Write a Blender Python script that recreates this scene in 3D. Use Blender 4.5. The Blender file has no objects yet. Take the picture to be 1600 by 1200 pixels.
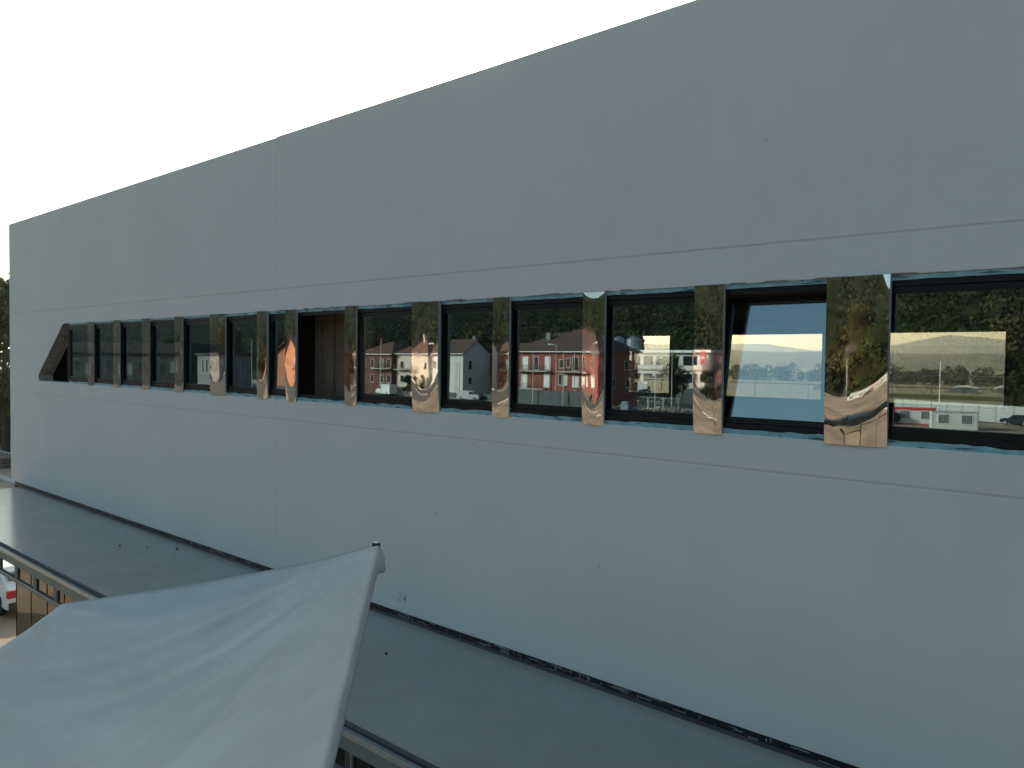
import bpy, math, random
import numpy as np
from mathutils import Vector, Matrix
R = random.Random(7)
sc = bpy.context.scene
COL = sc.collection

# ---------------------------------------------------------------- camera, sky, sun, exposure
YAW, PITCH, ROLL = math.radians(41.399), math.radians(1.811), math.radians(0.659)
fw = Vector((-math.sin(YAW) * math.cos(PITCH), math.cos(YAW) * math.cos(PITCH), -math.sin(PITCH)))
r0 = Vector((math.cos(YAW), math.sin(YAW), 0))
u0 = r0.cross(fw)
rt = r0 * math.cos(ROLL) + u0 * math.sin(ROLL)
up = rt.cross(fw)
cd = bpy.data.cameras.new("camera")
cam = bpy.data.objects.new("camera", cd)
COL.objects.link(cam)
mw = Matrix.Identity(4)
for i in range(3):
    mw[i][0], mw[i][1], mw[i][2] = rt[i], up[i], -fw[i]
mw[0][3], mw[1][3], mw[2][3] = 0.0, -7.0, 8.5
cam.matrix_world = mw
cd.sensor_width = 36.0
cd.lens = 36.0 * 1220.0 / 1600.0
cd.clip_start, cd.clip_end = 0.05, 20000
sc.camera = cam

SUN_AZ, SUN_EL = math.radians(-41.7), math.radians(21.0)
world = bpy.data.worlds.new("World")
sc.world = world
world.use_nodes = True
wt = world.node_tree
sky = wt.nodes.new("ShaderNodeTexSky")
sky.sky_type = "NISHITA"
sky.sun_disc = False
sky.sun_elevation = SUN_EL
sky.sun_rotation = SUN_AZ
sky.air_density = 1.0
sky.dust_density = 1.6
sky.ozone_density = 1.0
bg = wt.nodes["Background"]
bg.inputs[1].default_value = 0.15
wb = wt.nodes.new("ShaderNodeVectorMath")     # camera white balance leans to green, over the whole sky alike
wb.operation = "MULTIPLY"
wb.inputs[1].default_value = (0.95, 1.0, 0.84)
wt.links.new(sky.outputs[0], wb.inputs[0])
wt.links.new(wb.outputs[0], bg.inputs[0])

sd = bpy.data.lights.new("sun", "SUN")
sd.energy = 4.5
sd.angle = math.radians(0.53)
sd.color = (1.0, 0.90, 0.76)
so = bpy.data.objects.new("sun", sd)
COL.objects.link(so)
sdir = Vector((math.sin(SUN_AZ) * math.cos(SUN_EL), math.cos(SUN_AZ) * math.cos(SUN_EL), math.sin(SUN_EL)))
so.rotation_euler = sdir.to_track_quat("Z", "Y").to_euler()
so.location = (-60, 60, 60)

sc.view_settings.view_transform = "Standard"
sc.view_settings.look = "None"
sc.view_settings.exposure = 0.70
sc.view_settings.gamma = 1.0
sc.view_settings.use_curve_mapping = False
try:
    sc.cycles.max_bounces = 10
    sc.cycles.transparent_max_bounces = 16
    sc.cycles.caustics_reflective = False
    sc.cycles.sample_clamp_indirect = 6.0
except Exception:
    pass

HAZE = 0.00021   # per metre

# ---------------------------------------------------------------- materials
MATS = {}


def mat(name, col, rough=0.7, metal=0.0, var=0.12, scale=3.0, bump=0.0, bscale=40.0, spec=0.5, col2=None, sharp=False, rnd=0.0):
    """Principled material whose colour wanders between two tones with noise."""
    if name in MATS:
        return MATS[name]
    m = bpy.data.materials.new(name)
    m.use_nodes = True
    t = m.node_tree
    b = t.nodes["Principled BSDF"]
    tc = t.nodes.new("ShaderNodeTexCoord")
    nz = t.nodes.new("ShaderNodeTexNoise")
    nz.inputs["Scale"].default_value = scale
    nz.inputs["Detail"].default_value = 6
    nz.inputs["Roughness"].default_value = 0.62
    t.links.new(tc.outputs["Object"], nz.inputs["Vector"])
    rp = t.nodes.new("ShaderNodeValToRGB")
    a, z = (0.47, 0.53) if sharp else (0.3, 0.7)
    rp.color_ramp.elements[0].position, rp.color_ramp.elements[1].position = a, z
    c2 = col2 if col2 else [min(1, c * (1 + var)) for c in col]
    c1 = col if col2 else [c * (1 - var) for c in col]
    rp.color_ramp.elements[0].color = (*c1, 1)
    rp.color_ramp.elements[1].color = (*c2, 1)
    t.links.new(nz.outputs["Fac"], rp.inputs["Fac"])
    out = rp.outputs["Color"]
    if rnd > 0:
        oi = t.nodes.new("ShaderNodeNewGeometry")
        mr = t.nodes.new("ShaderNodeMapRange")
        mr.inputs["To Min"].default_value, mr.inputs["To Max"].default_value = 1 - rnd, 1 + rnd
        t.links.new(oi.outputs["Random Per Island"], mr.inputs["Value"])
        mx = t.nodes.new("ShaderNodeVectorMath")
        mx.operation = "SCALE"
        t.links.new(out, mx.inputs[0])
        t.links.new(mr.outputs[0], mx.inputs["Scale"])
        out = mx.outputs[0]
    t.links.new(out, b.inputs["Base Color"])
    b.inputs["Roughness"].default_value = rough
    b.inputs["Metallic"].default_value = metal
    b.inputs["Specular IOR Level"].default_value = spec
    if bump > 0:
        n2 = t.nodes.new("ShaderNodeTexNoise")
        n2.inputs["Scale"].default_value = bscale
        n2.inputs["Detail"].default_value = 4
        t.links.new(tc.outputs["Object"], n2.inputs["Vector"])
        bp = t.nodes.new("ShaderNodeBump")
        bp.inputs["Strength"].default_value = bump
        bp.inputs["Distance"].default_value = 0.02
        t.links.new(n2.outputs["Fac"], bp.inputs["Height"])
        t.links.new(bp.outputs["Normal"], b.inputs["Normal"])
    MATS[name] = m
    return m


def glass(name, r0, tint, refl=(1, 1, 1), rough=0.0):
    """Coated window glass: Schlick reflection over a tinted clear body."""
    m = bpy.data.materials.new(name)
    m.use_nodes = True
    t = m.node_tree
    t.nodes.remove(t.nodes["Principled BSDF"])
    o = t.nodes["Material Output"]
    lw = t.nodes.new("ShaderNodeLayerWeight")
    lw.inputs["Blend"].default_value = 0.5
    pw = t.nodes.new("ShaderNodeMath")
    pw.operation = "POWER"
    pw.inputs[1].default_value = 5.0
    t.links.new(lw.outputs["Facing"], pw.inputs[0])
    ma = t.nodes.new("ShaderNodeMath")
    ma.operation = "MULTIPLY_ADD"
    ma.inputs[1].default_value = 1 - r0
    ma.inputs[2].default_value = r0
    t.links.new(pw.outputs[0], ma.inputs[0])
    tr = t.nodes.new("ShaderNodeBsdfTransparent")
    tr.inputs[0].default_value = (*tint, 1)
    gl = t.nodes.new("ShaderNodeBsdfGlossy")
    gl.inputs["Color"].default_value = (*refl, 1)
    gl.inputs["Roughness"].default_value = rough
    mx = t.nodes.new("ShaderNodeMixShader")
    t.links.new(ma.outputs[0], mx.inputs[0])
    t.links.new(tr.outputs[0], mx.inputs[1])
    t.links.new(gl.outputs[0], mx.inputs[2])
    t.links.new(mx.outputs[0], o.inputs["Surface"])
    return m


def concrete_wall():
    """Painted precast facing: faint mottling, faint vertical run marks, fine grain."""
    m = mat("painted_precast", (0.60, 0.605, 0.60), rough=0.75, var=0.035, scale=0.55, bump=0.05, bscale=60)
    t = m.node_tree
    b = t.nodes["Principled BSDF"]
    old = b.inputs["Base Color"].links[0].from_socket
    tc = t.nodes.new("ShaderNodeTexCoord")
    mp = t.nodes.new("ShaderNodeMapping")
    mp.inputs["Scale"].default_value = (2.2, 2.2, 0.12)
    t.links.new(tc.outputs["Object"], mp.inputs[0])
    nz = t.nodes.new("ShaderNodeTexNoise")
    nz.inputs["Scale"].default_value = 1.6
    nz.inputs["Detail"].default_value = 8
    t.links.new(mp.outputs[0], nz.inputs["Vector"])
    rp = t.nodes.new("ShaderNodeValToRGB")
    rp.color_ramp.elements[0].position, rp.color_ramp.elements[0].color = 0.36, (0.99, 0.99, 0.988, 1)
    rp.color_ramp.elements[1].position, rp.color_ramp.elements[1].color = 0.60, (1, 1, 1, 1)
    t.links.new(nz.outputs["Fac"], rp.inputs[0])
    # sparse small specks
    n3 = t.nodes.new("ShaderNodeTexNoise")
    n3.inputs["Scale"].default_value = 5.0
    n3.inputs["Detail"].default_value = 2
    t.links.new(tc.outputs["Object"], n3.inputs["Vector"])
    r3 = t.nodes.new("ShaderNodeValToRGB")
    r3.color_ramp.elements[0].position, r3.color_ramp.elements[0].color = 0.20, (0.72, 0.71, 0.69, 1)
    r3.color_ramp.elements[1].position, r3.color_ramp.elements[1].color = 0.255, (1, 1, 1, 1)
    t.links.new(n3.outputs["Fac"], r3.inputs[0])
    m1 = t.nodes.new("ShaderNodeMix")
    m1.data_type = "RGBA"
    m1.blend_type = "MULTIPLY"
    m1.inputs[0].default_value = 1
    t.links.new(old, m1.inputs[6])
    t.links.new(rp.outputs[0], m1.inputs[7])
    m2 = t.nodes.new("ShaderNodeMix")
    m2.data_type = "RGBA"
    m2.blend_type = "MULTIPLY"
    m2.inputs[0].default_value = 1
    t.links.new(m1.outputs[2], m2.inputs[6])
    t.links.new(r3.outputs[0], m2.inputs[7])
    t.links.new(m2.outputs[2], b.inputs["Base Color"])
    return m


def steel_mirror():
    m = mat("polished_steel", (0.60, 0.58, 0.545), rough=0.03, metal=1.0, var=0.03, scale=5)
    t = m.node_tree
    b = t.nodes["Principled BSDF"]
    tc = t.nodes.new("ShaderNodeTexCoord")
    nz = t.nodes.new("ShaderNodeTexNoise")
    nz.inputs["Scale"].default_value = 9
    nz.inputs["Detail"].default_value = 5
    t.links.new(tc.outputs["Object"], nz.inputs["Vector"])
    mr = t.nodes.new("ShaderNodeMapRange")
    mr.inputs["From Min"].default_value, mr.inputs["From Max"].default_value = 0.45, 0.8
    mr.inputs["To Min"].default_value, mr.inputs["To Max"].default_value = 0.015, 0.09
    t.links.new(nz.outputs["Fac"], mr.inputs["Value"])
    t.links.new(mr.outputs[0], b.inputs["Roughness"])
    return m


M_WALL = concrete_wall()
M_STEEL = steel_mirror()
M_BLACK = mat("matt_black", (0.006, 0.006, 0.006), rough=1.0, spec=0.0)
M_EDGE = mat("dull_steel_edge", (0.30, 0.30, 0.29), rough=0.5, var=0.1)
M_JOINT = mat("joint_mortar", (0.56, 0.54, 0.52), rough=0.9, var=0.12, scale=4)
M_FRAME = mat("black_aluminium", (0.009, 0.009, 0.010), rough=0.45, spec=0.22, var=0.15, scale=12)
M_GLASS = glass("window_glass", 0.235, (0.80, 0.81, 0.77), (0.69, 0.88, 0.98))
M_GLASS_FAR = glass("far_glass", 0.08, (0.90, 0.89, 0.86))
M_GLASS_BROWN = glass("bronze_glass", 0.16, (0.10, 0.085, 0.07), (1.0, 0.95, 0.88))
M_TAPE = mat("sealing_membrane", (0.33, 0.52, 0.58), rough=0.45, scale=6, col2=(0.10, 0.28, 0.35))
M_TAPE2 = mat("membrane_fold", (0.03, 0.08, 0.11), rough=0.6, var=0.4, scale=20)
M_REVEAL = mat("raw_reveal", (0.30, 0.255, 0.24), rough=0.9, var=0.35, scale=8, bump=0.4)
M_INT = mat("interior_grey", (0.05, 0.05, 0.05), rough=0.9)
M_INT_WALL = mat("interior_wall", (0.16, 0.13, 0.11), rough=0.9)
M_BOARD = mat("brown_board", (0.16, 0.115, 0.085), rough=0.75, var=0.3, scale=2)
M_FLASH = mat("bitumen_flashing", (0.010, 0.010, 0.012), rough=0.45, scale=4, var=0.5)
M_SHADE = mat("shade_strip", (0.07, 0.07, 0.07), rough=0.6, var=0.3, scale=3)
M_SCUFF = mat("lime_scuff", (0.34, 0.35, 0.36), rough=0.9)
M_CANOPY = mat("painted_sheet", (0.285, 0.30, 0.29), rough=0.2, var=0.09, scale=0.9, spec=0.42)
M_GALV = mat("galvanised_trim", (0.42, 0.45, 0.46), rough=0.35, metal=0.7, var=0.12, scale=6)
M_GUTTER = mat("gutter_dark", (0.045, 0.036, 0.028), rough=0.7, var=0.4, scale=5)
M_POST = mat("post_grey", (0.15, 0.175, 0.17), rough=0.5, metal=0.0, var=0.12)
M_POSTDK = mat("post_dark", (0.035, 0.037, 0.04), rough=0.45)
M_TARP = mat("grey_tarpaulin", (0.415, 0.425, 0.42), rough=0.62, var=0.11, scale=2.6, bump=0.06, bscale=130, spec=0.3)
M_STONE = mat("dark_stone", (0.03, 0.03, 0.03), rough=0.9)
M_SCUFFDK = mat("dark_scuff", (0.13, 0.14, 0.15), rough=0.9, var=0.3, scale=30)
M_SAND = mat("site_sand", (0.15, 0.10, 0.065), rough=0.95, scale=0.11, col2=(0.45, 0.35, 0.25), bump=0.6, bscale=2.5)
M_TRACK = mat("damp_track", (0.13, 0.09, 0.06), rough=0.9, var=0.2)
M_TRACK2 = mat("pale_track", (0.42, 0.34, 0.25), rough=0.95, var=0.15)
M_GRASS = mat("field_grass", (0.075, 0.085, 0.03), rough=0.95, scale=0.02, col2=(0.15, 0.135, 0.06))
M_ASPH = mat("asphalt", (0.045, 0.045, 0.047), rough=0.9, var=0.2, scale=1.0)
M_ASPH2 = mat("worn_asphalt", (0.05, 0.048, 0.045), rough=0.9, scale=0.09, col2=(0.13, 0.115, 0.10))
M_PAVE = mat("concrete_paving", (0.36, 0.34, 0.30), rough=0.9, var=0.15, scale=0.8)
M_CONC = mat("raw_concrete", (0.50, 0.47, 0.42), rough=0.9, var=0.15, scale=1.5)
M_RUBBLE = mat("rubble", (0.22, 0.18, 0.14), rough=0.95, scale=1.5, col2=(0.42, 0.37, 0.31), rnd=0.35)
M_WHITE = mat("white_paint", (0.76, 0.77, 0.77), rough=0.35, var=0.03)
M_WHITEWALL = mat("white_render", (0.66, 0.65, 0.62), rough=0.9, var=0.06, scale=0.6)
M_CREAM = mat("cream_render", (0.70, 0.60, 0.50), rough=0.9, var=0.06, scale=0.6)
M_GREYWALL = mat("grey_render", (0.20, 0.205, 0.21), rough=0.9, var=0.15, scale=0.5)
M_WORK = mat("workshop_render", (0.042, 0.044, 0.047), rough=0.9, var=0.15, scale=0.5)
M_BRICK = mat("red_brick_facing", (0.27, 0.085, 0.062), rough=0.9, var=0.14, scale=2.5)
M_BRICKDK = mat("dark_brick_facing", (0.14, 0.055, 0.045), rough=0.9, var=0.14, scale=2.5)
M_ORANGE = mat("orange_render", (0.50, 0.20, 0.105), rough=0.9, var=0.07, scale=0.8)
M_OCHRE = mat("ochre_render", (0.58, 0.38, 0.12), rough=0.9, var=0.07, scale=0.8)
M_ROOF = mat("brown_roof", (0.085, 0.052, 0.043), rough=0.9, var=0.2, scale=1.2)
M_ROOFRED = mat("red_tile_roof", (0.12, 0.055, 0.042), rough=0.9, var=0.2, scale=1.2)
M_ROOFDK = mat("dark_fascia", (0.018, 0.017, 0.017), rough=0.8, var=0.2)
M_PANE = mat("dark_pane", (0.02, 0.024, 0.03), rough=0.08, spec=0.8)
M_SLATE = mat("slate_hoarding", (0.07, 0.085, 0.095), rough=0.6, var=0.1)
M_HOARD = mat("grey_hoarding", (0.40, 0.41, 0.41), rough=0.6, var=0.06)
M_RED = mat("red_paint", (0.55, 0.03, 0.045), rough=0.5)
M_BLUEGREY = mat("bluegrey_paint", (0.13, 0.20, 0.25), rough=0.5)
M_DKBLUE = mat("dark_blue_paint", (0.012, 0.016, 0.028), rough=0.5, spec=0.06)
M_SILO = mat("silo_steel", (0.26, 0.33, 0.40), rough=0.3, metal=0.6)
M_TYRE = mat("tyre_rubber", (0.018, 0.018, 0.018), rough=0.9)
M_RIM = mat("wheel_rim", (0.35, 0.35, 0.36), rough=0.35, metal=0.8)
M_LAMPRED = mat("tail_lamp_red", (0.42, 0.015, 0.02), rough=0.2)
M_POLE = mat("pole_metal", (0.58, 0.57, 0.54), rough=0.45, metal=0.3)
M_BARK = mat("bark", (0.07, 0.05, 0.035), rough=0.95, var=0.25, scale=3)
M_LEAF = mat("leaves_green", (0.035, 0.050, 0.014), rough=0.8, scale=0.5, col2=(0.075, 0.085, 0.025), rnd=0.4, spec=0.2)
M_LEAF2 = mat("leaves_olive", (0.065, 0.062, 0.018), rough=0.8, scale=0.5, col2=(0.095, 0.078, 0.024), rnd=0.4, spec=0.2)
M_LEAFDK = mat("leaves_dark", (0.022, 0.032, 0.012), rough=0.8, scale=0.5, col2=(0.05, 0.058, 0.02), rnd=0.4, spec=0.2)
M_FOREST = mat("forest_leaves", (0.022, 0.034, 0.012), rough=0.9, scale=0.03, col2=(0.05, 0.052, 0.02), rnd=0.4, spec=0.1)
M_HILL = mat("hill_soil", (0.03, 0.036, 0.016), rough=1.0, var=0.3, scale=0.02, spec=0.1)
M_MOUNT = mat("mountain_woods", (0.04, 0.055, 0.035), rough=1.0, var=0.3, scale=0.004, spec=0.1)
M_WOOD = mat("weathered_timber", (0.20, 0.16, 0.13), rough=0.9, var=0.3, scale=2)


# ---------------------------------------------------------------- mesh builder and tagging
class MB:
    def __init__(s):
        s.v, s.f = [], []

    def add(s, vs, fs):
        n = len(s.v)
        s.v += [tuple(p) for p in vs]
        s.f += [tuple(i + n for i in f) for f in fs]
        return s

    def box(s, x0, x1, y0, y1, z0, z1):
        return s.add([(x0, y0, z0), (x1, y0, z0), (x1, y1, z0), (x0, y1, z0), (x0, y0, z1), (x1, y0, z1), (x1, y1, z1), (x0, y1, z1)],
                     [(0, 3, 2, 1), (4, 5, 6, 7), (0, 1, 5, 4), (1, 2, 6, 5), (2, 3, 7, 6), (3, 0, 4, 7)])

    def prism(s, pts, axis, a, b):
        """Extrude a 2D outline along an axis; pts are the other two coordinates in order."""
        n = len(pts)

        def P(p, t):
            return {"y": (p[0], t, p[1]), "x": (t, p[0], p[1]), "z": (p[0], p[1], t)}[axis]
        vs = [P(p, a) for p in pts] + [P(p, b) for p in pts]
        fs = [tuple(range(n)), tuple(range(2 * n - 1, n - 1, -1))]
        fs += [(i, i + n, (i + 1) % n + n, (i + 1) % n) for i in range(n)]
        return s.add(vs, fs)

    def tube(s, p0, p1, ra, rb=None, n=10):
        rb = ra if rb is None else rb
        p0, p1 = Vector(p0), Vector(p1)
        d = (p1 - p0).normalized()
        a = d.orthogonal().normalized()
        b = d.cross(a)
        vs = []
        for p, r in ((p0, ra), (p1, rb)):
            vs += [p + (a * math.cos(2 * math.pi * i / n) + b * math.sin(2 * math.pi * i / n)) * r for i in range(n)]
        fs = [(i, (i + 1) % n, (i + 1) % n + n, i + n) for i in range(n)]
        fs += [tuple(range(n - 1, -1, -1)), tuple(range(n, 2 * n))]
        return s.add(vs, fs)

    def build(s, name, m, parent=None, smooth=False, bevel=0.0):
        me = bpy.data.meshes.new(name)
        me.from_pydata(s.v, [], s.f)
        me.materials.append(m)
        me.validate()
        o = link(name, me, parent)
        import bmesh
        bm = bmesh.new()
        bm.from_mesh(me)
        bmesh.ops.recalc_face_normals(bm, faces=bm.faces)
        bm.to_mesh(me)
        bm.free()
        if smooth:
            me.polygons.foreach_set("use_smooth", [True] * len(me.polygons))
        if bevel > 0:
            md = o.modifiers.new("bevel", "BEVEL")
            md.width = bevel
            md.segments = 2
            md.limit_method = "ANGLE"
        return o


def link(name, me, parent=None):
    o = bpy.data.objects.new(name, me)
    COL.objects.link(o)
    if parent is not None:
        o.parent = parent
    return o


def tag(o, label, cat, group=None, kind=None):
    if label:
        o["label"] = label
    if cat:
        o["category"] = cat
    if group:
        o["group"] = group
    if kind:
        o["kind"] = kind
    return o


def thing(name, label, cat, loc=(0, 0, 0), rz=0.0, group=None):
    o = bpy.data.objects.new(name, None)
    COL.objects.link(o)
    o.location = loc
    o.rotation_euler = (0, 0, rz)
    o.empty_display_size = 0.3
    return tag(o, label, cat, group)


def structure(name, mb, m, **k):
    return tag(mb.build(name, m, **k), None, None, kind="structure")


def dup(root, loc, rz, label, group=None):
    r = root.copy()
    COL.objects.link(r)
    r.location = loc
    r.rotation_euler = (0, 0, rz)
    tag(r, label, None, group)
    for c in list(root.children):
        k = c.copy()
        COL.objects.link(k)
        k.parent = r
        for g in list(c.children):
            q = g.copy()
            COL.objects.link(q)
            q.parent = k
    return r


def np_mesh(name, V, F, m):
    """V (n,3) and quads F (k,4) as numpy arrays."""
    me = bpy.data.meshes.new(name)
    me.vertices.add(len(V))
    me.vertices.foreach_set("co", np.asarray(V, np.float32).ravel())
    k = F.shape[1]
    me.loops.add(F.size)
    me.loops.foreach_set("vertex_index", F.astype(np.int32).ravel())
    me.polygons.add(len(F))
    me.polygons.foreach_set("loop_start", np.arange(0, F.size, k, dtype=np.int32))
    me.polygons.foreach_set("loop_total", np.full(len(F), k, np.int32))
    me.update(calc_edges=True)
    me.materials.append(m)
    return me


def leaf_mesh(name, centers, radii, n, size, m, seed, droop=0.0):
    """Leaf-sized quads spread through the outer part of many ellipsoid clumps."""
    g = np.random.default_rng(seed)
    c = np.repeat(np.asarray(centers, float), n, 0)
    r = np.repeat(np.asarray(radii, float), n, 0)
    k = len(c)
    d = g.normal(size=(k, 3))
    d /= np.linalg.norm(d, axis=1)[:, None]
    rr = g.uniform(0.45, 1.0, k) ** 0.5
    p = c + d * r * rr[:, None]
    nrm = d * 0.8 + g.normal(size=(k, 3)) * 0.7 + np.array([0, 0, 0.3])
    nrm /= np.linalg.norm(nrm, axis=1)[:, None]
    a = np.cross(nrm, g.normal(size=(k, 3)))
    a /= np.linalg.norm(a, axis=1)[:, None] + 1e-9
    b = np.cross(nrm, a)
    s = (size * g.uniform(0.5, 1.25, k))[:, None]
    t = (size * g.uniform(0.35, 0.9, k))[:, None]
    V = np.stack([p - a * s, p - b * t, p + a * s, p + b * t], 1).reshape(-1, 3)
    F = np.arange(4 * k).reshape(-1, 4)
    return np_mesh(name, V, F, m)


# ---------------------------------------------------------------- ground, roads, hills
structure("ground", MB().add([(-4500, -2500, -0.35), (4500, -2500, -0.35), (4500, 6000, -0.35), (-4500, 6000, -0.35)], [(0, 1, 2, 3)]), M_GRASS)


def terrain(name, xs, ys, hf, m):
    X, Y = np.meshgrid(xs, ys)
    Z = hf(X, Y)
    V = np.stack([X, Y, Z], -1).reshape(-1, 3)
    nx, ny = len(xs), len(ys)
    i = np.arange(nx - 1)[None, :] + nx * np.arange(ny - 1)[:, None]
    F = np.stack([i, i + 1, i + 1 + nx, i + nx], -1).reshape(-1, 4)
    me = np_mesh(name, V, F, m)
    me.polygons.foreach_set("use_smooth", np.ones(len(F), bool))
    o = link(name, me)
    return tag(o, None, None, kind="structure")


def wob(x, y, seed):
    g = np.random.default_rng(seed)
    z = 0
    for k in range(7):
        w = 0.35 * 1.75 ** k
        a, b, p = g.uniform(-1, 1), g.uniform(-1, 1), g.uniform(0, 6.28)
        z = z + np.sin(w * (a * x + b * y) + p) / 1.6 ** k
    return z / 2.2


def site_h(x, y):
    edge = np.minimum.reduce([(x + 230) / 25, (120 - x) / 25, (y + 96) / 3, (140 - y) / 25])
    near = np.clip((np.hypot((x + 8) / 26, y / 14) - 0.95) * 2.5, 0, 1)
    far = np.clip((-y - 24) / 10, 0, 1)
    far = far * np.clip((x + 54) / 6, 0, 1)
    rough = 0.10 * wob(x / 5, y / 5, 3) * np.clip((x + 54) / 6, 0.15, 1) + far * (0.42 * np.clip(wob(x / 7, y / 6, 8) - .15, 0, 2) + 0.10 * wob(x / 1.7, y / 1.7, 9))
    return rough * near * np.clip(edge, 0, 1) - 0.02 * (1 - near)


terrain("construction_ground", np.linspace(-230, 120, 301), np.linspace(-96, 140, 203), site_h, M_SAND)
structure("street", MB().box(-420, -60, -108.5, -96.0, -0.3, 0.02), M_ASPH)
structure("pavement", MB().box(-420, -60, -140.0, -108.5, -0.3, 0.12), M_PAVE)
structure("asphalt_yard", MB().box(-225, -56, -95.5, -24, -0.3, 0.045), M_ASPH2)
structure("container_yard", MB().box(-60, 120, -140.0, -96.0, -0.3, 0.0), M_SAND)
mk = MB()
for i in range(26):
    mk.box(-260 + i * 8, -257 + i * 8, -102.4, -102.2, 0.021, 0.025)
structure("road_marking", mk, M_WHITE)


def hill_h(x, y):
    t = np.clip((-150 - y) / 420, 0, 1)
    t = t * t * (3 - 2 * t)
    top = 96 + 22 * wob(x / 260, y / 300, 5) + 10 * wob(x / 70, y / 70, 9)
    return -0.4 + t * top


terrain("hill", np.linspace(-1900, 420, 117), np.linspace(-900, -150, 39), hill_h, M_HILL)
g = np.random.default_rng(4)
hx, hy = [], []
N = 11500
hx = g.uniform(-1250, 220, N)
hy = -185 - 420 * g.uniform(0, 1, N) ** 1.15
hz = hill_h(hx, hy)
cr = g.uniform(1.9, 4.2, N)
cen = np.stack([hx, hy, hz + cr * 1.0], -1)
rad = np.stack([cr, cr, cr * g.uniform(0.9, 1.5, N)], -1)
fo = link("forest", leaf_mesh("forest", cen, rad, 52, 0.95, M_FOREST, 11))
tag(fo, "dense green wood covering the hillside behind the houses", "forest", kind="stuff")


def mount_h(x, y):
    t = np.clip(1 - np.abs(y - 4300) / 700, 0, 1)
    ridge = np.interp(x, [-4300, -3400, -2720, -2460, -2010, -1870, -1640, -1530, -1180, -940, -680, -300, 600, 1500], [70, 95, 112, 105, 111, 116, 84, 76, 110, 158, 128, 105, 125, 90])
    return -0.5 + (ridge + 9 * wob(x / 170, y / 900, 21) + 5 * wob(x / 45, y / 200, 22)) * t ** 1.1


terrain("mountain_range", np.linspace(-4300, 1500, 320), np.linspace(3600, 5000, 25), mount_h, M_MOUNT)
terrain("foothills", np.linspace(-2600, 900, 176), np.linspace(1300, 2000, 15),
        lambda x, y: -0.5 + (26 + 12 * wob(x / 200, y / 300, 31) + 5 * wob(x / 50, y / 90, 32)) * np.clip(1 - np.abs(y - 1650) / 350, 0, 1), M_MOUNT)
cx = np.linspace(-420, 160, 330) + g.uniform(-1.5, 1.5, 330)
cyy = 372 + g.uniform(-9, 9, 330)
crr = g.uniform(1.7, 3.3, 330)
tl = link("tree_line", leaf_mesh("tree_line", np.stack([cx, cyy, crr * 1.1], -1), np.stack([crr, crr, crr * g.uniform(1.1, 1.7, 330)], -1), 260, 0.6, M_LEAFDK, 13))
tag(tl, "dark row of trees across the field behind the building", "tree line", kind="stuff")

# ---------------------------------------------------------------- the white building
fac = thing("factory_building", "long white precast building with ribbon windows between mirrored steel panels", "building", (0, 0, 0))
XL, XV, XR2, XE = -24.65, -11.31, 2.0, 8.0
ZB, ZJ1, ZR0, ZR1, ZJ2, ZT = 5.0, 7.482, 7.81, 9.24, 9.59, 12.05
TH = 0.24


def wpanel(name, x0, x1, z0, z1):
    return MB().box(x0, x1, 0, TH, z0, z1).build(name, M_WALL, fac, bevel=0.008)


G = 0.008   # half joint
cols = [(XL, XV - 0.005), (XV + 0.005, XR2 - 0.006), (XR2 + 0.006, XE)]
for i, (a, b) in enumerate(cols):
    wpanel("wall_panel", a, b, ZB, ZJ1 - G)
    wpanel("wall_panel", a, b, ZJ2 + G, ZT - (0.012 if i == 0 else 0.0))


def arc(cx, cz, r, a0, a1, n=6):
    return [(cx + r * math.cos(math.radians(a0 + (a1 - a0) * i / n)), cz + r * math.sin(math.radians(a0 + (a1 - a0) * i / n))) for i in range(n + 1)]


# left band panel with the slanted, round-cornered end of the ribbon cut into it
slot = arc(-22.33, ZR0 + 0.10, 0.10, 270, 140, 7) + arc(-20.62, ZR1 - 0.24, 0.24, 140, 90, 7)
band = [(cols[0][0], ZJ1 + G), (cols[0][1], ZJ1 + G), (cols[0][1], ZR0)] + slot + [(cols[0][1], ZR1), (cols[0][1], ZJ2 - G), (cols[0][0], ZJ2 - G)]
me = bpy.data.meshes.new("band_panel")
n = len(band)
vs = [(x, 0, z) for x, z in band] + [(x, TH, z) for x, z in band]
# faces: left block fan built from strips so the concave outline is exact
k0 = 3
ns = len(slot)
idx = {i: i for i in range(n)}
half = ns // 2
fr = []
iBL, iBR, iS, iE, iTR2, iTL = 0, 1, 2, k0 + ns, k0 + ns + 1, k0 + ns + 2
lo = list(range(2, k0 + half))            # inner lower edge, right to left
hi = list(range(k0 + half, k0 + ns + 1))  # inner upper edge
fr.append(tuple([iBL, iBR] + lo))
fr.append(tuple([iBL, k0 + half - 1, k0 + half, iTL]))
fr.append(tuple([iTL] + hi + [iTR2]))
fs = [f for f in fr] + [tuple(i + n for i in reversed(f)) for f in fr]
fs += [(i, (i + 1) % n, (i + 1) % n + n, i + n) for i in range(n)]
MB().add(vs, fs).build("band_panel", M_WALL, fac)
RX = 3.1
wpanel("sill_panel", cols[1][0], cols[1][1], ZJ1 + G, ZR0)
wpanel("lintel_panel", cols[1][0], cols[1][1], ZR1, ZJ2 - G)
wpanel("sill_panel", cols[2][0], RX, ZJ1 + G, ZR0)
wpanel("lintel_panel", cols[2][0], RX, ZR1, ZJ2 - G)
wpanel("band_panel", RX, XE, ZJ1 + G, ZJ2 - G)
js = MB()
for z in (ZJ1, ZJ2):
    js.box(XL + 0.02, XE, 0.005, 0.05, z - 0.03, z + 0.03)
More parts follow.
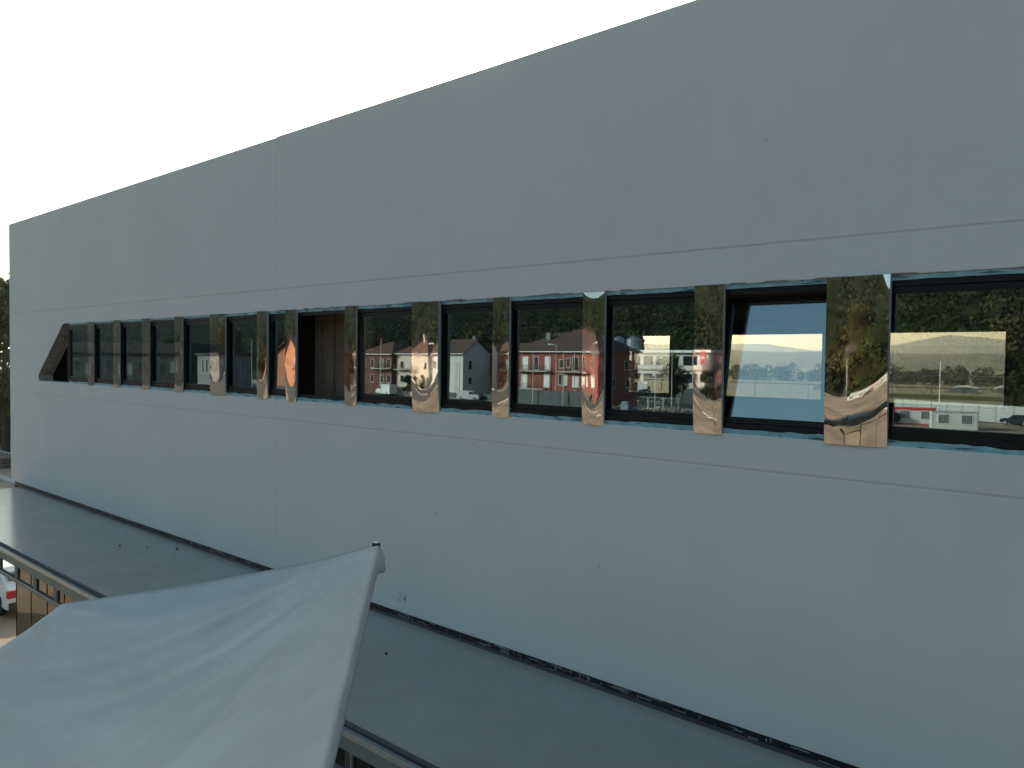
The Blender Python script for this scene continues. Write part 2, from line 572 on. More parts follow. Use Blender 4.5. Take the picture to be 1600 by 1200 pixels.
js.box(XV - 0.03, XV + 0.03, 0.004, 0.05, ZB + 0.01, ZR0 - 0.03).box(XV - 0.03, XV + 0.03, 0.004, 0.05, ZR1 + 0.03, ZT - 0.05)
js.box(XR2 - 0.03, XR2 + 0.03, 0.004, 0.05, ZB + 0.01, ZR0 - 0.03).box(XR2 - 0.03, XR2 + 0.03, 0.004, 0.05, ZR1 + 0.03, ZT - 0.05)
js.build("joint_sealant", M_JOINT, fac)
DEP = 13.36
# dark lining of the slanted end, set back behind the facing
rv = MB()
so_ = [(x + 0.012, z) for x, z in slot]
si_ = [(x + 0.34, z) for x, z in slot]
nn = len(slot)
rv.add([(x + .004, 0.010, z) for x, z in so_] + [(x + 0.02, TH + 0.10, z) for x, z in so_],
       [(i, i + 1, i + 1 + nn, i + nn) for i in range(nn - 1)])
rv.build("slot_lining", M_REVEAL, fac)
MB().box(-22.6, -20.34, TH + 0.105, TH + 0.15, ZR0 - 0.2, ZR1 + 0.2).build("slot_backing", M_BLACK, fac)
# shell: side walls, rear wall with its own window openings, roof, floors
MB().box(XL + 0.002, XL + TH, TH + 0.002, DEP - 0.25, ZB, ZT - 0.02).build("side_wall", M_WALL, fac)
MB().box(XE - TH, XE - 0.002, TH + 0.002, DEP - 0.25, ZB, ZT - 0.02).build("side_wall", M_WALL, fac)
FW = [(-14.1, -11.62), (-10.12, -7.21), (-6.11, -3.2), (-2.1, 0.81), (1.91, 4.82)]
FZ0, FZ1 = 7.50, 9.262
bw = MB()
bw.box(XL, XE, DEP - 0.24, DEP, ZB, FZ0).box(XL, XE, DEP - 0.24, DEP, FZ1, ZT - 0.02)
px = XL
for a, b in FW:
    bw.box(px, a, DEP - 0.24, DEP, FZ0, FZ1)
    px = b
bw.box(px, XE, DEP - 0.24, DEP, FZ0, FZ1)
bw.build("rear_wall", M_WALL, fac)
for a, b in FW:
    f_ = MB()
    for q in ((a, a + .06, FZ0, FZ1), (b - .06, b, FZ0, FZ1), (a + .06, b - .06, FZ0, FZ0 + .06), (a + .06, b - .06, FZ1 - .02, FZ1)):
        f_.box(q[0], q[1], DEP - .16, DEP - .08, q[2], q[3])
    w_ = f_.build("rear_window", M_FRAME, fac)
    MB().box(a + .06, b - .06, DEP - .125, DEP - .119, FZ0 + .06, FZ1 - .02).build("pane", M_GLASS_FAR, w_)
rl = MB()
for z in (8.23, 7.935):
    rl.tube((-15, DEP + .12, z), (5.5, DEP + .12, z), 0.012, n=6)
for i in range(15):
    rl.tube((-15 + i * 1.46, DEP + .12, 7.5), (-15 + i * 1.46, DEP + .12, 8.23), 0.012, n=6)
rl.build("rear_railing", M_POLE, fac)
MB().box(XL + TH, XE - TH, TH, DEP - .25, 11.45, 11.6).build("roof", M_ASPH, fac)
MB().box(XL + TH, XE - TH, TH + .002, DEP - .25, 9.62, 9.7).build("ceiling", M_INT, fac)
MB().box(XL + TH, XE - TH, TH + .002, DEP - .25, 5.02, 5.2).build("floor_slab", M_INT, fac)
MB().box(-13.2, -13.02, 0.45, DEP - .26, 5.2, 9.62).build("partition_wall", M_INT, fac)
MB().box(-13.015, -12.99, 11.2, DEP - .26, 5.2, 9.62).build("curtain", M_INT, fac)
MB().box(-11.12, -9.62, 0.62, 0.66, 7.6, 9.4).build("timber_board", M_BOARD, fac)
for i, x in enumerate((-10.95, -10.6, -10.3, -10.02)):
    MB().box(x, x + 0.045, 0.59, 0.62, 7.6, 9.4).build("batten", M_BOARD, fac)

# ribbon windows
WIN = [(-20.334, -19.12), (-18.823, -17.699), (-17.40, -16.269), (-15.973, -14.83), (-14.541, -13.434), (-12.932, -11.813), (-11.557, -10.972),
       (-10.719, -9.425), (-9.197, -7.917), (-7.443, -6.457), (-6.227, -5.102), (-4.854, -3.738), (-3.472, -2.453), (-1.978, -0.5), (-0.1, 1.3), (1.7, RX)]
CLAD = [(-19.14, -18.80), (-17.72, -17.38), (-16.29, -15.95), (-14.85, -14.52), (-13.454, -12.912), (-11.833, -11.537), (-10.992, -10.699),
        (-9.445, -9.177), (-7.937, -7.423), (-6.477, -6.207), (-5.122, -4.834), (-3.758, -3.452), (-2.473, -1.958), (-0.52, -0.08), (1.28, 1.72)]


def ring(mb, x0, x1, y0, y1, z0, z1, t, tb=None):
    tb = t if tb is None else tb
    mb.box(x0, x0 + t, y0, y1, z0, z1).box(x1 - t, x1, y0, y1, z0, z1)
    mb.box(x0 + t, x1 - t, y0, y1, z0, z0 + tb).box(x0 + t, x1 - t, y0, y1, z1 - t, z1)
    return mb


FY0, FY1 = 0.030, 0.100
for i, (a, b) in enumerate(WIN):
    z0, z1 = ZR0 + 0.044, ZR1 - 0.040
    a2, b2 = a - 0.13, b + 0.13
    w_ = ring(MB(), a2, b2, FY0, FY1, z0, z1, 0.055, 0.058).build("window", M_FRAME, fac, bevel=0.004)
    sa, sb, s0, s1 = a2 + 0.058, b2 - 0.058, z0 + 0.061, z1 - 0.058
    if i == 7:
        continue            # sash taken out, bare board behind
    if i == 12:
        w_["label"] = "window with its sash tilted open inwards"
        H = s1 - s0
        s_ = ring(MB(), sa, sb, -0.012, 0.05, 0, H, 0.056).build("sash", M_FRAME, w_)
        p_ = MB().box(sa + .056, sb - .056, 0.016, 0.022, .056, H - .056).build("pane", M_GLASS, w_)
        st = MB().box(sb - 0.03, sb - 0.015, 0.03, 0.05, H * 0.75, H * 0.78).build("stay", M_RIM, w_)
        for q in (s_, p_, st):
            q.location = (0, FY0 + 0.022, s0)
            q.rotation_euler = (math.radians(-9.5), 0, 0)
    else:
        ring(MB(), sa, sb, FY0 + 0.012, FY1, s0, s1, 0.056).build("sash", M_FRAME, w_, bevel=0.003)
        g_ = MB().box(sa + .056, sb - .056, FY0 + .040, FY0 + .046, s0 + .056, s1 - .056).build("pane", M_GLASS, w_)
        g_.location = (0, 0, 0)
# solid piers between the windows, behind the mirrored panels
for a, b in CLAD:
    if b - a > 0.3:
        MB().box(a + 0.16, b - 0.16, 0.03, 0.3, ZR0 + .001, ZR1 - .001).build("pier", M_INT, fac)


def strip(z_in, z_out, up_side, seed):
    """Uneven membrane flange along the ribbon edge."""
    q = random.Random(seed)
    mb = MB()
    x = -20.33
    vs = []
    while x < RX:
        vs.append((x, z_in + q.uniform(-.004, .004), z_out + q.uniform(-.010, .012), q.uniform(0, 0.006)))
        x += q.uniform(0.06, 0.22)
    for (xa, za, zb, da), (xb, zc, zd, db) in zip(vs, vs[1:]):
        mb.add([(xa, 0.022 - da, za), (xb, 0.022 - db, zc), (xb, 0.014, zd), (xa, 0.014, zb),
                (xa, 0.028, za), (xb, 0.028, zc), (xb, 0.028, zd), (xa, 0.028, zb)],
               [(0, 1, 2, 3), (7, 6, 5, 4), (0, 4, 5, 1), (3, 2, 6, 7)])
    return mb


strip(ZR0 - 0.003, ZR0 + 0.045, 1, 1).build("sealing_strip", M_TAPE, fac)
strip(ZR1 - 0.040, ZR1 + 0.003, 0, 2).build("sealing_strip", M_TAPE, fac)
fo_ = MB()
q = random.Random(5)
for i in range(120):
    x = q.uniform(-15, 2.8)
    lo_ = q.random() < 0.65
    z = (ZR0 + q.uniform(0.0, 0.045)) if lo_ else (ZR1 - q.uniform(-0.002, 0.04))
    L = q.uniform(0.03, 0.22)
    h = q.uniform(0.004, 0.012)
    fo_.add([(x, 0.011, z), (x + L * .4, 0.009, z - h * .6), (x + L, 0.011, z + q.uniform(-.006, .006)), (x + L * .5, 0.010, z + h)], [(0, 1, 2, 3)])
fo_.build("membrane_fold", M_TAPE2, fac)["kind"] = "stuff"
# ragged dark adhesive along the head of the ribbon
ad = MB()
x = -12.0
while x < RX:
    L = q.uniform(0.15, 0.6)
    if q.random() < 0.7:
        ad.add([(x, -0.002, ZR1 - .002), (x + L, -0.002, ZR1 - .002), (x + L * .8, -0.0015, ZR1 + q.uniform(.006, .02)), (x + L * .2, -0.0015, ZR1 + q.uniform(.004, .018))], [(0, 1, 2, 3)])
    x += L * q.uniform(0.8, 1.6)
ad.build("adhesive_smear", mat("adhesive", (0.20, 0.19, 0.18), rough=0.9, var=0.4, scale=10), fac)["kind"] = "stuff"


def cladding(a, b, seed, Av, Au, Ac, pv, tx, tz):
    """Thin bright steel sheet, pillowed where it is pinned at its edges."""
    q = np.random.default_rng(seed)
    nx, nz = 26, 90
    z0, z1 = ZR0 - 0.018, ZR1 + 0.004
    U, Vv = np.meshgrid(np.linspace(-1, 1, nx), np.linspace(-1, 1, nz))
    W = (b - a) / 0.5
    v0 = -0.54 + pv + (q.uniform(.02, .18) + Ac) * U ** 2 * min(1, W + .35) + q.uniform(-.16, .16) * U * min(1, W + .3) + 0.07 * wob(U * 1.9 + seed, U * 0, seed + 3)
    low = np.clip(v0 - Vv, 0, 1)
    k_ = q.uniform(.40, .62)
    d = -Av * np.where(low < k_, low ** 2 / (2 * k_), low - k_ / 2)
    hi_ = np.clip(Vv - (0.80 + Au + 0.10 * U ** 2), 0, 1)
    d = d - (0.16 if Au < 0.15 else 0.0) * hi_ ** 2
    d = d + 0.0006 * wob(U * 1.7 * W + seed, Vv * 2.6, seed + 50) * W ** .5 + 0.0016 * np.minimum(low, .3) * 3 * wob(U * 2.4 * W, Vv * 3.5 + seed, seed + 60)
    if seed == 112:      # top right corner peels forward a little
        d = d - 0.75 * np.clip(.55 * U + .45 * Vv - .85, 0, 1) ** 2
    d = d + 0.0008 * (1 - U ** 2) * W + tx * U * (b - a) / 2 + tz * Vv * 0.7
    d = d - d.max()          # pushes outwards only
    Y = -0.004 - (d - d.min())
    X = (a + b) / 2 + U * (b - a) / 2
    Z = (z0 + z1) / 2 + Vv * (z1 - z0) / 2
    V = np.stack([X, Y, Z], -1).reshape(-1, 3)
    i = np.arange(nx - 1)[None, :] + nx * np.arange(nz - 1)[:, None]
    F = np.stack([i, i + 1, i + 1 + nx, i + nx], -1).reshape(-1, 4)
    # returned edges
    bl = [int(k) for k in list(range(0, nx)) + list(range(2 * nx - 1, nx * nz, nx)) + list(range(nx * nz - 2, nx * (nz - 1) - 1, -1)) + list(range(nx * (nz - 2), 0, -nx))]
    eb = V[bl].copy()
    eb[:, 1] = 0.012
    base = len(V)
    V = np.concatenate([V, eb])
    m_ = len(bl)
    F2 = np.array([[bl[j], base + j, base + (j + 1) % m_, bl[(j + 1) % m_]] for j in range(m_)])
    me = np_mesh("cladding_panel", V, np.concatenate([F, F2]), M_STEEL)
    me.materials.append(M_EDGE)
    mi = np.zeros(len(F) + len(F2), np.int32)
    mi[len(F):] = 1
    me.polygons.foreach_set("material_index", mi)
    sm = np.zeros(len(F) + len(F2), bool)
    sm[:len(F)] = True
    me.polygons.foreach_set("use_smooth", sm)
    me.edges.foreach_get
    try:
        me.set_sharp_from_angle(angle=math.radians(35))
    except Exception:
        pass
    return link("cladding_panel", me, fac)


PAR = [(.0, .2, 0, -.2, 0, 0), (.0, .2, 0, -.2, 0, 0), (.004, .2, 0, -.2, 0, 0), (.008, .2, 0, -.15, 0, .002), (.03, .2, .1, -.1, 0, 0),
       (.055, .2, .1, -.05, 0, 0), (.055, .2, .1, -.12, 0, 0), (.055, .2, .1, -.1, 0, 0), (.065, .2, .16, -.08, 0, 0), (.05, .2, .02, -.02, .004, .0),
       (.055, .0, .1, -.06, 0, 0), (.065, .2, .1, -.02, 0, 0), (.065, .2, .16, .14, .0, 0), (.06, .05, .1, 0, 0, 0), (.06, .05, .1, 0, 0, 0)]
for k, ((a, b), p) in enumerate(zip(CLAD, PAR)):
    cladding(a, b, 100 + k, *p)

# base of the wall: black upstand with lime scuffs
MB().box(XL + .3, XE, 0.012, 0.06, 4.915, 4.998).build("base_flashing", M_FLASH, fac)
MB().add([(XL + .9, -0.055, 4.914), (XE, -0.055, 4.914), (XE, 0.0115, 4.926), (XL + .9, 0.0115, 4.926)], [(0, 1, 2, 3)]).build("shade_strip", M_SHADE, fac)  # dark grey sheet standing in for the shadow band below the upstand
scf = MB()
q = random.Random(21)
for i in range(150):
    x = q.choice([q.gauss(-7.2, 1.3), q.gauss(-4.6, 1.1), q.uniform(-20, 0), q.gauss(-12.5, 1.5)])
    if not -23 < x < 2:
        continue
    if q.random() < 0.5:
        w, h = q.uniform(.004, .010), q.uniform(.02, .055)
    else:
        w, h = q.uniform(.05, .22), q.uniform(.003, .008)
    z = q.uniform(4.925, 4.99 - h)
    sk = q.uniform(-.01, .01)
    scf.add([(x, 0.0105, z), (x + w, 0.0105, z + sk * .3), (x + w, 0.0105, z + h), (x + sk, 0.0105, z + h)], [(0, 1, 2, 3)])
scf.build("lime_scuff", M_SCUFF, fac)["kind"] = "stuff"
sm_ = MB()
q = random.Random(8)
for (mx_, mz_, n_, sp) in ((-8.14, 5.18, 16, .055), (-24.39, 5.17, 7, .05)):
    for i in range(n_):
        x, z = mx_ + q.gauss(0, sp), mz_ + q.gauss(0, sp * .7)
        w, h = q.uniform(.006, .022), q.uniform(.012, .045)
        sm_.add([(x, -.0012, z), (x + w, -.0012, z + .006), (x + w * .8, -.0012, z + h), (x - w * .2, -.0012, z + h * .8)], [(0, 1, 2, 3)])
sm_.build("scuff_mark", M_SCUFFDK, fac)["kind"] = "stuff"
# ground floor: glazed front under the canopy
gx = -24.45
while gx < XE - 1.0:
    MB().box(gx + .014, gx + 1.186, 0.05, 0.06, 0.12, 4.66).build("glazing_pane", M_GLASS_BROWN, fac)
    MB().box(gx - .014, gx + .014, 0.04, 0.12, 0.0, 4.66).build("mullion", M_FRAME, fac)
    gx += 1.2
MB().box(gx - .03, XE, 0.03, 0.12, 0, 4.7).build("end_panel", M_WALL, fac)
MB().box(XL + .2, XE, 0.03, 0.12, 4.665, 4.90).build("head_panel", M_FRAME, fac)
MB().box(XL + .45, XE - .3, 0.13, DEP - .3, -0.05, 0.03).build("ground_slab", M_CONC, fac)
MB().box(XL + .3, XL + .45, 0.13, DEP - .3, 0, 4.9).build("ground_wall", M_GREYWALL, fac)
MB().box(XE - .3, XE - .1, 0.13, DEP - .3, 0, 4.9).build("ground_wall", M_GREYWALL, fac)
MB().box(XL + .45, XE - .3, 6.0, 6.2, 0.03, 4.9).build("inner_wall", M_INT_WALL, fac)
MB().box(XL + .3, XE - .1, DEP - .3, DEP - .02, 0, 4.99).build("ground_wall", M_GREYWALL, fac)

# ---------------------------------------------------------------- canopy below the wall
can = thing("entrance_canopy", "long flat grey sheet metal canopy with hanging front frame below the white wall", "canopy", (0, 0, 0))
CX0, CX1, CY0 = -23.75, 8.0, -2.33
x = CX0
while x < CX1 - 0.1:
    x2 = min(x + 1.45, CX1)
    MB().box(x + .0002, x2 - .0002, CY0, 0.011, 4.875, 4.912).build("roof_sheet", M_CANOPY, can)
    x = x2
MB().box(CX0 + .01, CX1, CY0 + .02, 0.01, 4.74, 4.872).build("soffit", M_GREYWALL, can)
MB().box(CX0, CX1, CY0 - .014, CY0 - .002, 4.86, 4.918).build("edge_lip", M_GALV, can)
MB().box(CX0, CX1, CY0 - .10, CY0 - .014, 4.72, 4.862).build("gutter", M_GUTTER, can)
MB().box(CX0, CX1, CY0 - .135, CY0 - .10, 4.70, 4.905).build("fascia", M_POST, can, bevel=0.004)
MB().box(CX0, CX1, CY0 - .150, CY0 - .1355, 4.845, 4.900).build("fascia_trim", M_GALV, can)
MB().box(CX0, CX1, CY0 - .13, CY0 - .07, 4.40, 4.475).build("lower_rail", M_POST, can, bevel=0.003)
MB().box(CX0, CX1, CY0 - .136, CY0 - .1303, 4.462, 4.474).build("rail_trim", M_GALV, can)
x = -6.07 - 0.974 * 18
while x < CX1:
    if x > CX0:
        MB().box(x - .045, x + .045, CY0 - .125, CY0 - .06, 4.476, 4.699).build("hanging_post", M_POSTDK, can)
        MB().box(x + .046, x + .062, CY0 - .128, CY0 - .10, 4.476, 4.699).build("post_trim", M_GALV, can)
    x += 0.974
for x in (-23.2, -17.9, -12.5, -6.07, -0.7, 5.2):
    MB().box(x - .06, x + .06, CY0 - .10, CY0 + .02, 0, 4.40).build("column", M_POST, can)

STN = ["small dark stone on grey canopy roof right of the tarpaulin", "small dark stone on grey canopy roof, leftmost of those behind the tarpaulin",
       "flat dark stone on grey canopy roof just behind the tarpaulin edge", "tiny dark stone on grey canopy roof close under the black flashing"]
for (x, y, s), lb in zip([(-7.3, -.97, .026), (-15.12, -.93, .026), (-14.12, -.31, .034), (-14.66, -.62, .018)], STN):
    mb = MB()
    q = random.Random(int(-x * 100))
    ring_ = []
    for lv, (rr, zz) in enumerate(((.8, 0), (1.0, .5), (.55, 1.0))):
        ring_ += [(math.cos(k * math.pi / 4) * s * rr * q.uniform(.8, 1.2), math.sin(k * math.pi / 4) * s * .7 * rr * q.uniform(.8, 1.2), zz * s * .8) for k in range(8)]
    fs = [(lv * 8 + k, lv * 8 + (k + 1) % 8, lv * 8 + 8 + (k + 1) % 8, lv * 8 + 8 + k) for lv in range(2) for k in range(8)] + [tuple(range(7, -1, -1)), tuple(range(16, 24))]
    o = mb.add(ring_, fs).build("stone", M_STONE)
    o.location = (x, y, 4.912)
    tag(o, lb, "stone", "loose stones on the canopy roof")

# ---------------------------------------------------------------- tarpaulin shelter in the foreground
TA, TB, TE = np.array([-3.53, -4.15, 7.40]), np.array([-5.35, -5.25, 6.93]), np.array([-1.72, -5.79, 7.41])
gz = thing("tarpaulin_shelter", "pale grey tarpaulin stretched over a pole frame with one raised corner", "shelter", (-3.4, -5.6, 0))
off = np.array([-3.4, -5.6, 0])
NS, NT = 90, 120
S, T = np.meshgrid(np.linspace(0, 1, NS), np.linspace(0, 1.45, NT))
eAB, eAE = TB - TA, TE - TA
P = TA + S[..., None] * eAB + T[..., None] * eAE
# cloth: sag in the middle, tension folds running out of the raised corner and out of the far corner
sagf = np.sin(np.pi * np.clip(S, 0, 1)) * (1 - np.exp(-T * 6.5))
P[..., 2] -= 0.27 * sagf
P[..., 2] -= 0.020 * np.sin(np.pi * S) * np.exp(-T * 6)
rA = np.hypot(S * 2.1, T * 2.43)
th = np.arctan2(T * 2.43, S * 2.1 + 1e-6)
fold = np.zeros_like(S)
q = random.Random(3)
for c, w, a in ((0.42, .055, .020), (0.62, .04, -.012), (0.80, .035, .014), (0.93, .03, -.011), (1.05, .025, .012), (1.17, .022, -.010), (1.28, .020, .010), (1.38, .018, -.008), (0.20, .05, -.013)):
    c2 = c + 0.05 * np.sin(rA * 2 + c * 9)
    fold += a * np.exp(-((th - c2) / w) ** 2) * np.clip(rA / .5, 0, 1) * np.exp(-((rA - 1.2) / 1.1) ** 2)
rB = np.hypot((S - 1) * 2.1, T * 2.43)
thB = np.arctan2(T * 2.43, (1 - S) * 2.1 + 1e-6)
for c, w, a in ((0.35, .12, -.030), (0.75, .11, .022), (1.15, .12, -.018)):
    fold += a * np.exp(-((thB - c) / w) ** 2) * np.clip(rB / .25, 0, 1) * np.exp(-(rB / .8) ** 2)
fold += 0.0035 * wob(S * 9, T * 26, 77) * np.exp(-(S / .45) ** 2) + 0.004 * wob(S * 5, T * 6, 78)
P[..., 2] += fold * 0.75
# edge on the left falls away over its pole
fall = np.clip((S - 0.965) / 0.035, 0, 1)
P[..., 2] -= 0.05 * fall ** 2
# tip lifted a little by its pole
P[..., 2] += 0.02 * np.exp(-(rA / .25) ** 2)
rows = [P]
V = P.reshape(-1, 3) - off
i = np.arange(NS - 1)[None, :] + NS * np.arange(NT - 1)[:, None]
F = [np.stack([i, i + 1, i + 1 + NS, i + NS], -1).reshape(-1, 4)]


def hem(idx, outward, drops, outs, steps=5):
    """Cloth folded down over an edge."""
    global V
    prev = list(idx)
    base = V[idx].copy()
    for s_ in range(1, steps + 1):
        a_ = s_ / steps
        new = base.copy()
        new[:, :2] += np.array(outward)[None, :] * (np.asarray(outs)[:, None] * math.sin(a_ * math.pi * .5))
        new[:, 2] -= drops * a_ ** 1.4
        n0 = len(V)
        V = np.concatenate([V, new])
        cur = list(range(n0, n0 + len(idx)))
        F.append(np.array([[prev[k], prev[k + 1], cur[k + 1], cur[k]] for k in range(len(idx) - 1)]))
        prev = cur


tt = np.linspace(0, 1.45, NT)
hx_ = np.array([eAE[1], -eAE[0]]) / np.hypot(*eAE[:2])
hx_ = -hx_ if np.dot(hx_, eAB[:2]) > 0 else hx_
hem(np.arange(NT) * NS, hx_, 0.06 + 0.075 * np.exp(-(tt / .10) ** 2) + .006 * np.sin(tt * 31), 0.016 + 0.030 * np.exp(-((tt - .02) / .08) ** 2))
hy_ = -eAE[:2] / np.hypot(*eAE[:2])
hem(np.arange(NS), hy_, 0.06 + 0.02 * np.sin(np.linspace(0, 9, NS)), np.full(NS, .018))
hem(np.arange(NT) * NS + NS - 1, -hx_, 0.12 + 0 * tt, np.full(NT, .018))
me = np_mesh("tarpaulin_sheet", V, np.concatenate(F), M_TARP)
me.polygons.foreach_set("use_smooth", np.ones(len(me.polygons), bool))
to = link("tarpaulin_sheet", me, gz)
sol = to.modifiers.new("cloth", "SOLIDIFY")
sol.thickness = 0.004
sol.offset = -1


def gp(s, t, dz=-.04):
    return tuple(TA + s * eAB + t * eAE + np.array([0, 0, dz]) - off)


MB().tube(gp(0.02, 0.02), gp(0.02, 1.44), .016).build("frame_pole", M_POSTDK, gz)
MB().tube(gp(0.05, 0.03, -.2), gp(0.95, 0.03, -.2), .016).build("frame_pole", M_POSTDK, gz)
MB().tube(gp(0.97, 0.02, -.06), gp(0.97, 1.44, -.06), .016).build("frame_pole", M_POSTDK, gz)
for s, t in ((.3, .42), (.82, .42), (.3, 1.3), (.82, 1.3)):
    p = gp(s, t, -.32)
    MB().tube((p[0], p[1], 0), p, .024).build("leg", M_POSTDK, gz)
MB().tube(gp(.3, .42, -.5), gp(.82, .42, -.5), .016).build("cross_bar", M_POSTDK, gz)
MB().tube(gp(.3, 1.3, -.5), gp(.82, 1.3, -.5), .016).build("cross_bar", M_POSTDK, gz)
tip = TA - off + np.array([-.015, 0.0, .02])
MB().tube(tip + np.array([0, 0, -.01]), tip + np.array([0, 0, .012]), .024, .022, n=14).build("pole_cap", M_STONE, gz)
MB().tube(tip + np.array([0, 0, .012]), tip + np.array([0, 0, .019]), .018, .012, n=14).build("cap_nut", M_WHITE, gz)


# ---------------------------------------------------------------- vehicles
def wheel(parent, x, y, r=.32, w=.2):
    t_ = MB().tube((x, y - w / 2, r), (x, y + w / 2, r), r, n=20).build("wheel", M_TYRE, parent)
    MB().tube((x, y - w / 2 - .006, r), (x, y + w / 2 + .006, r), r * .62, n=14).build("rim", M_RIM, t_)


def vehicle(name, label, cat, loc, rz, prof, w, body, wheels, panes, extras=(), group=None):
    """Side profile (front towards -x) drawn in x,z, rounded in plan at roof height; side panes, windscreen, lamps."""
    t = thing(name, label, cat, loc, rz, group)
    zt = max(p[1] for p in prof)
    lv = []
    for f_, yy in ((0.0, -w / 2), (1.0, w / 2)):
        lv.append([(x, yy * (1.0 if z < zt * .55 else .90), z) for x, z in prof])
    n_ = len(prof)
    b = MB().add(lv[0] + lv[1], [tuple(range(n_)), tuple(range(2 * n_ - 1, n_ - 1, -1))] + [(i, (i + 1) % n_, (i + 1) % n_ + n_, i + n_) for i in range(n_)])
    b.build("body", body, t, bevel=0.05)
    for x, r in wheels:
        for y in (-w / 2 + .08, w / 2 - .08):
            wheel(t, x, y, r)
    for pts in panes:
        for sgn in (-1, 1):
            MB().prism(pts, "y", sgn * (w / 2 * .955), sgn * (w / 2 * .955 + .012) if False else sgn * (w / 2 * .97)).build("side_window", M_PANE, t)
    for nm, bx, m_ in extras:
        MB().box(*bx).build(nm, m_, t, bevel=0.01)
    return t


VANP = [(-2.4, .3), (-2.4, .85), (-2.25, 1.05), (-1.55, 1.28), (-.95, 1.85), (-.7, 1.95), (2.25, 1.95), (2.4, 1.75), (2.4, .3)]
vehicle("small_van", "small white panel van parked in front of the white gabled house", "van", (-112.2, -106.9, .02), math.pi - 0.45, VANP, 1.85, M_WHITE, [(-1.55, .33), (1.5, .33)],
        [[(-1.35, 1.3), (-.85, 1.75), (-.25, 1.75), (-.25, 1.3)]],
        [("windscreen", (-1.32, -1.12, -.75, .75, 1.42, 1.72), M_PANE), ("bumper", (-2.46, -2.38, -.85, .85, .3, .55), M_POSTDK), ("headlight", (-2.36, -2.2, -.8, -.5, .8, .98), M_RIM), ("headlight", (-2.36, -2.2, .5, .8, .8, .98), M_RIM)])
BVAN = [(-2.9, .35), (-2.95, 1.0), (-2.7, 1.3), (-2.2, 1.45), (-1.55, 2.3), (-1.2, 2.5), (2.75, 2.5), (2.9, 2.3), (2.9, .35)]
vehicle("delivery_van", "white high roof van with roof rack parked in front of the dark red house", "van", (-139.2, -107.4, .02), 0.12, BVAN, 2.0, M_WHITE, [(-2.0, .36), (1.8, .36)],
        [[(-2.0, 1.5), (-1.5, 2.1), (-.8, 2.1), (-.8, 1.5)]],
        [("windscreen", (-2.05, -1.85, -.8, .8, 1.65, 2.1), M_PANE), ("roof_rack", (-1.0, 2.4, -.8, .8, 2.56, 2.62), M_POSTDK)])
CARP = [(-2.1, .3), (-2.15, .7), (-1.9, .85), (-1.0, .95), (-.4, 1.4), (.9, 1.45), (1.6, 1.05), (2.05, .95), (2.15, .6), (2.1, .3)]
vehicle("parked_car", "dark blue car parked on sand by the grey hoarding", "car", (-18.9, -121.6, .1), 0.35, CARP, 1.75, M_DKBLUE, [(-1.35, .31), (1.3, .31)],
        [[(-.75, 1.0), (-.3, 1.34), (.75, 1.36), (1.2, 1.05)]], [("tail_lamp", (2.0, 2.16, -.8, -.5, .72, .9), M_LAMPRED), ("tail_lamp", (2.0, 2.16, .5, .8, .72, .9), M_LAMPRED)])
vehicle("estate_car", "white car with a red tail lamp parked past the left end of the canopy", "car", (-30.36, 1.72, 0), 0.0, CARP, 1.7, M_WHITE, [(-1.35, .31), (1.3, .31)],
        [[(-.75, 1.0), (-.3, 1.34), (.75, 1.36), (1.2, 1.05)]], [("tail_lamp", (2.02, 2.18, -.84, -.44, .70, .92), M_LAMPRED), ("tail_lamp", (2.02, 2.18, .44, .84, .70, .92), M_LAMPRED),
                                                               ("bumper", (2.05, 2.2, -.8, .8, .32, .55), M_POSTDK), ("rear_window", (1.15, 1.55, -.62, .62, 1.12, 1.32), M_PANE)])
vehicle("box_van", "white box van parked beyond the white car at the building's left end", "van", (-35.5, 5.6, 0), 0.06, BVAN, 2.1, M_WHITE, [(-2.0, .36), (1.8, .36)],
        [[(-2.0, 1.5), (-1.5, 2.1), (-.8, 2.1), (-.8, 1.5)]], [("tail_lamp", (2.8, 2.92, -.95, -.8, .9, 1.3), M_LAMPRED), ("tail_lamp", (2.8, 2.92, .8, .95, .9, 1.3), M_LAMPRED)])
# lorry with a blue grey box body
lr = thing("box_lorry", "blue grey box lorry standing behind the rubble heap", "lorry", (-78.6, -125.4, .12), -0.35)
MB().box(-2.2, 3.0, -1.25, 1.25, 1.1, 5.4).build("box_body", M_BLUEGREY, lr, bevel=.03)
MB().prism([(-4.2, .7), (-4.25, 1.6), (-3.9, 2.7), (-2.4, 2.8), (-2.4, .7)], "y", -1.15, 1.15).build("cab", M_BLUEGREY, lr, bevel=.05)
MB().box(-4.2, -4.02, -.95, .95, 1.75, 2.5).build("windscreen", M_PANE, lr)
MB().box(-4.0, 3.0, -.5, .5, .7, 1.08).build("chassis", M_POSTDK, lr)
for xx in (-3.3, 1.0, 2.2):
    for yy in (-1.05, 1.05):
        wheel(lr, xx, yy, .5, .3)
MB().box(-.05, .0, 1.252, 1.27, 1.1, 5.4).build("door_seam", M_POSTDK, lr)


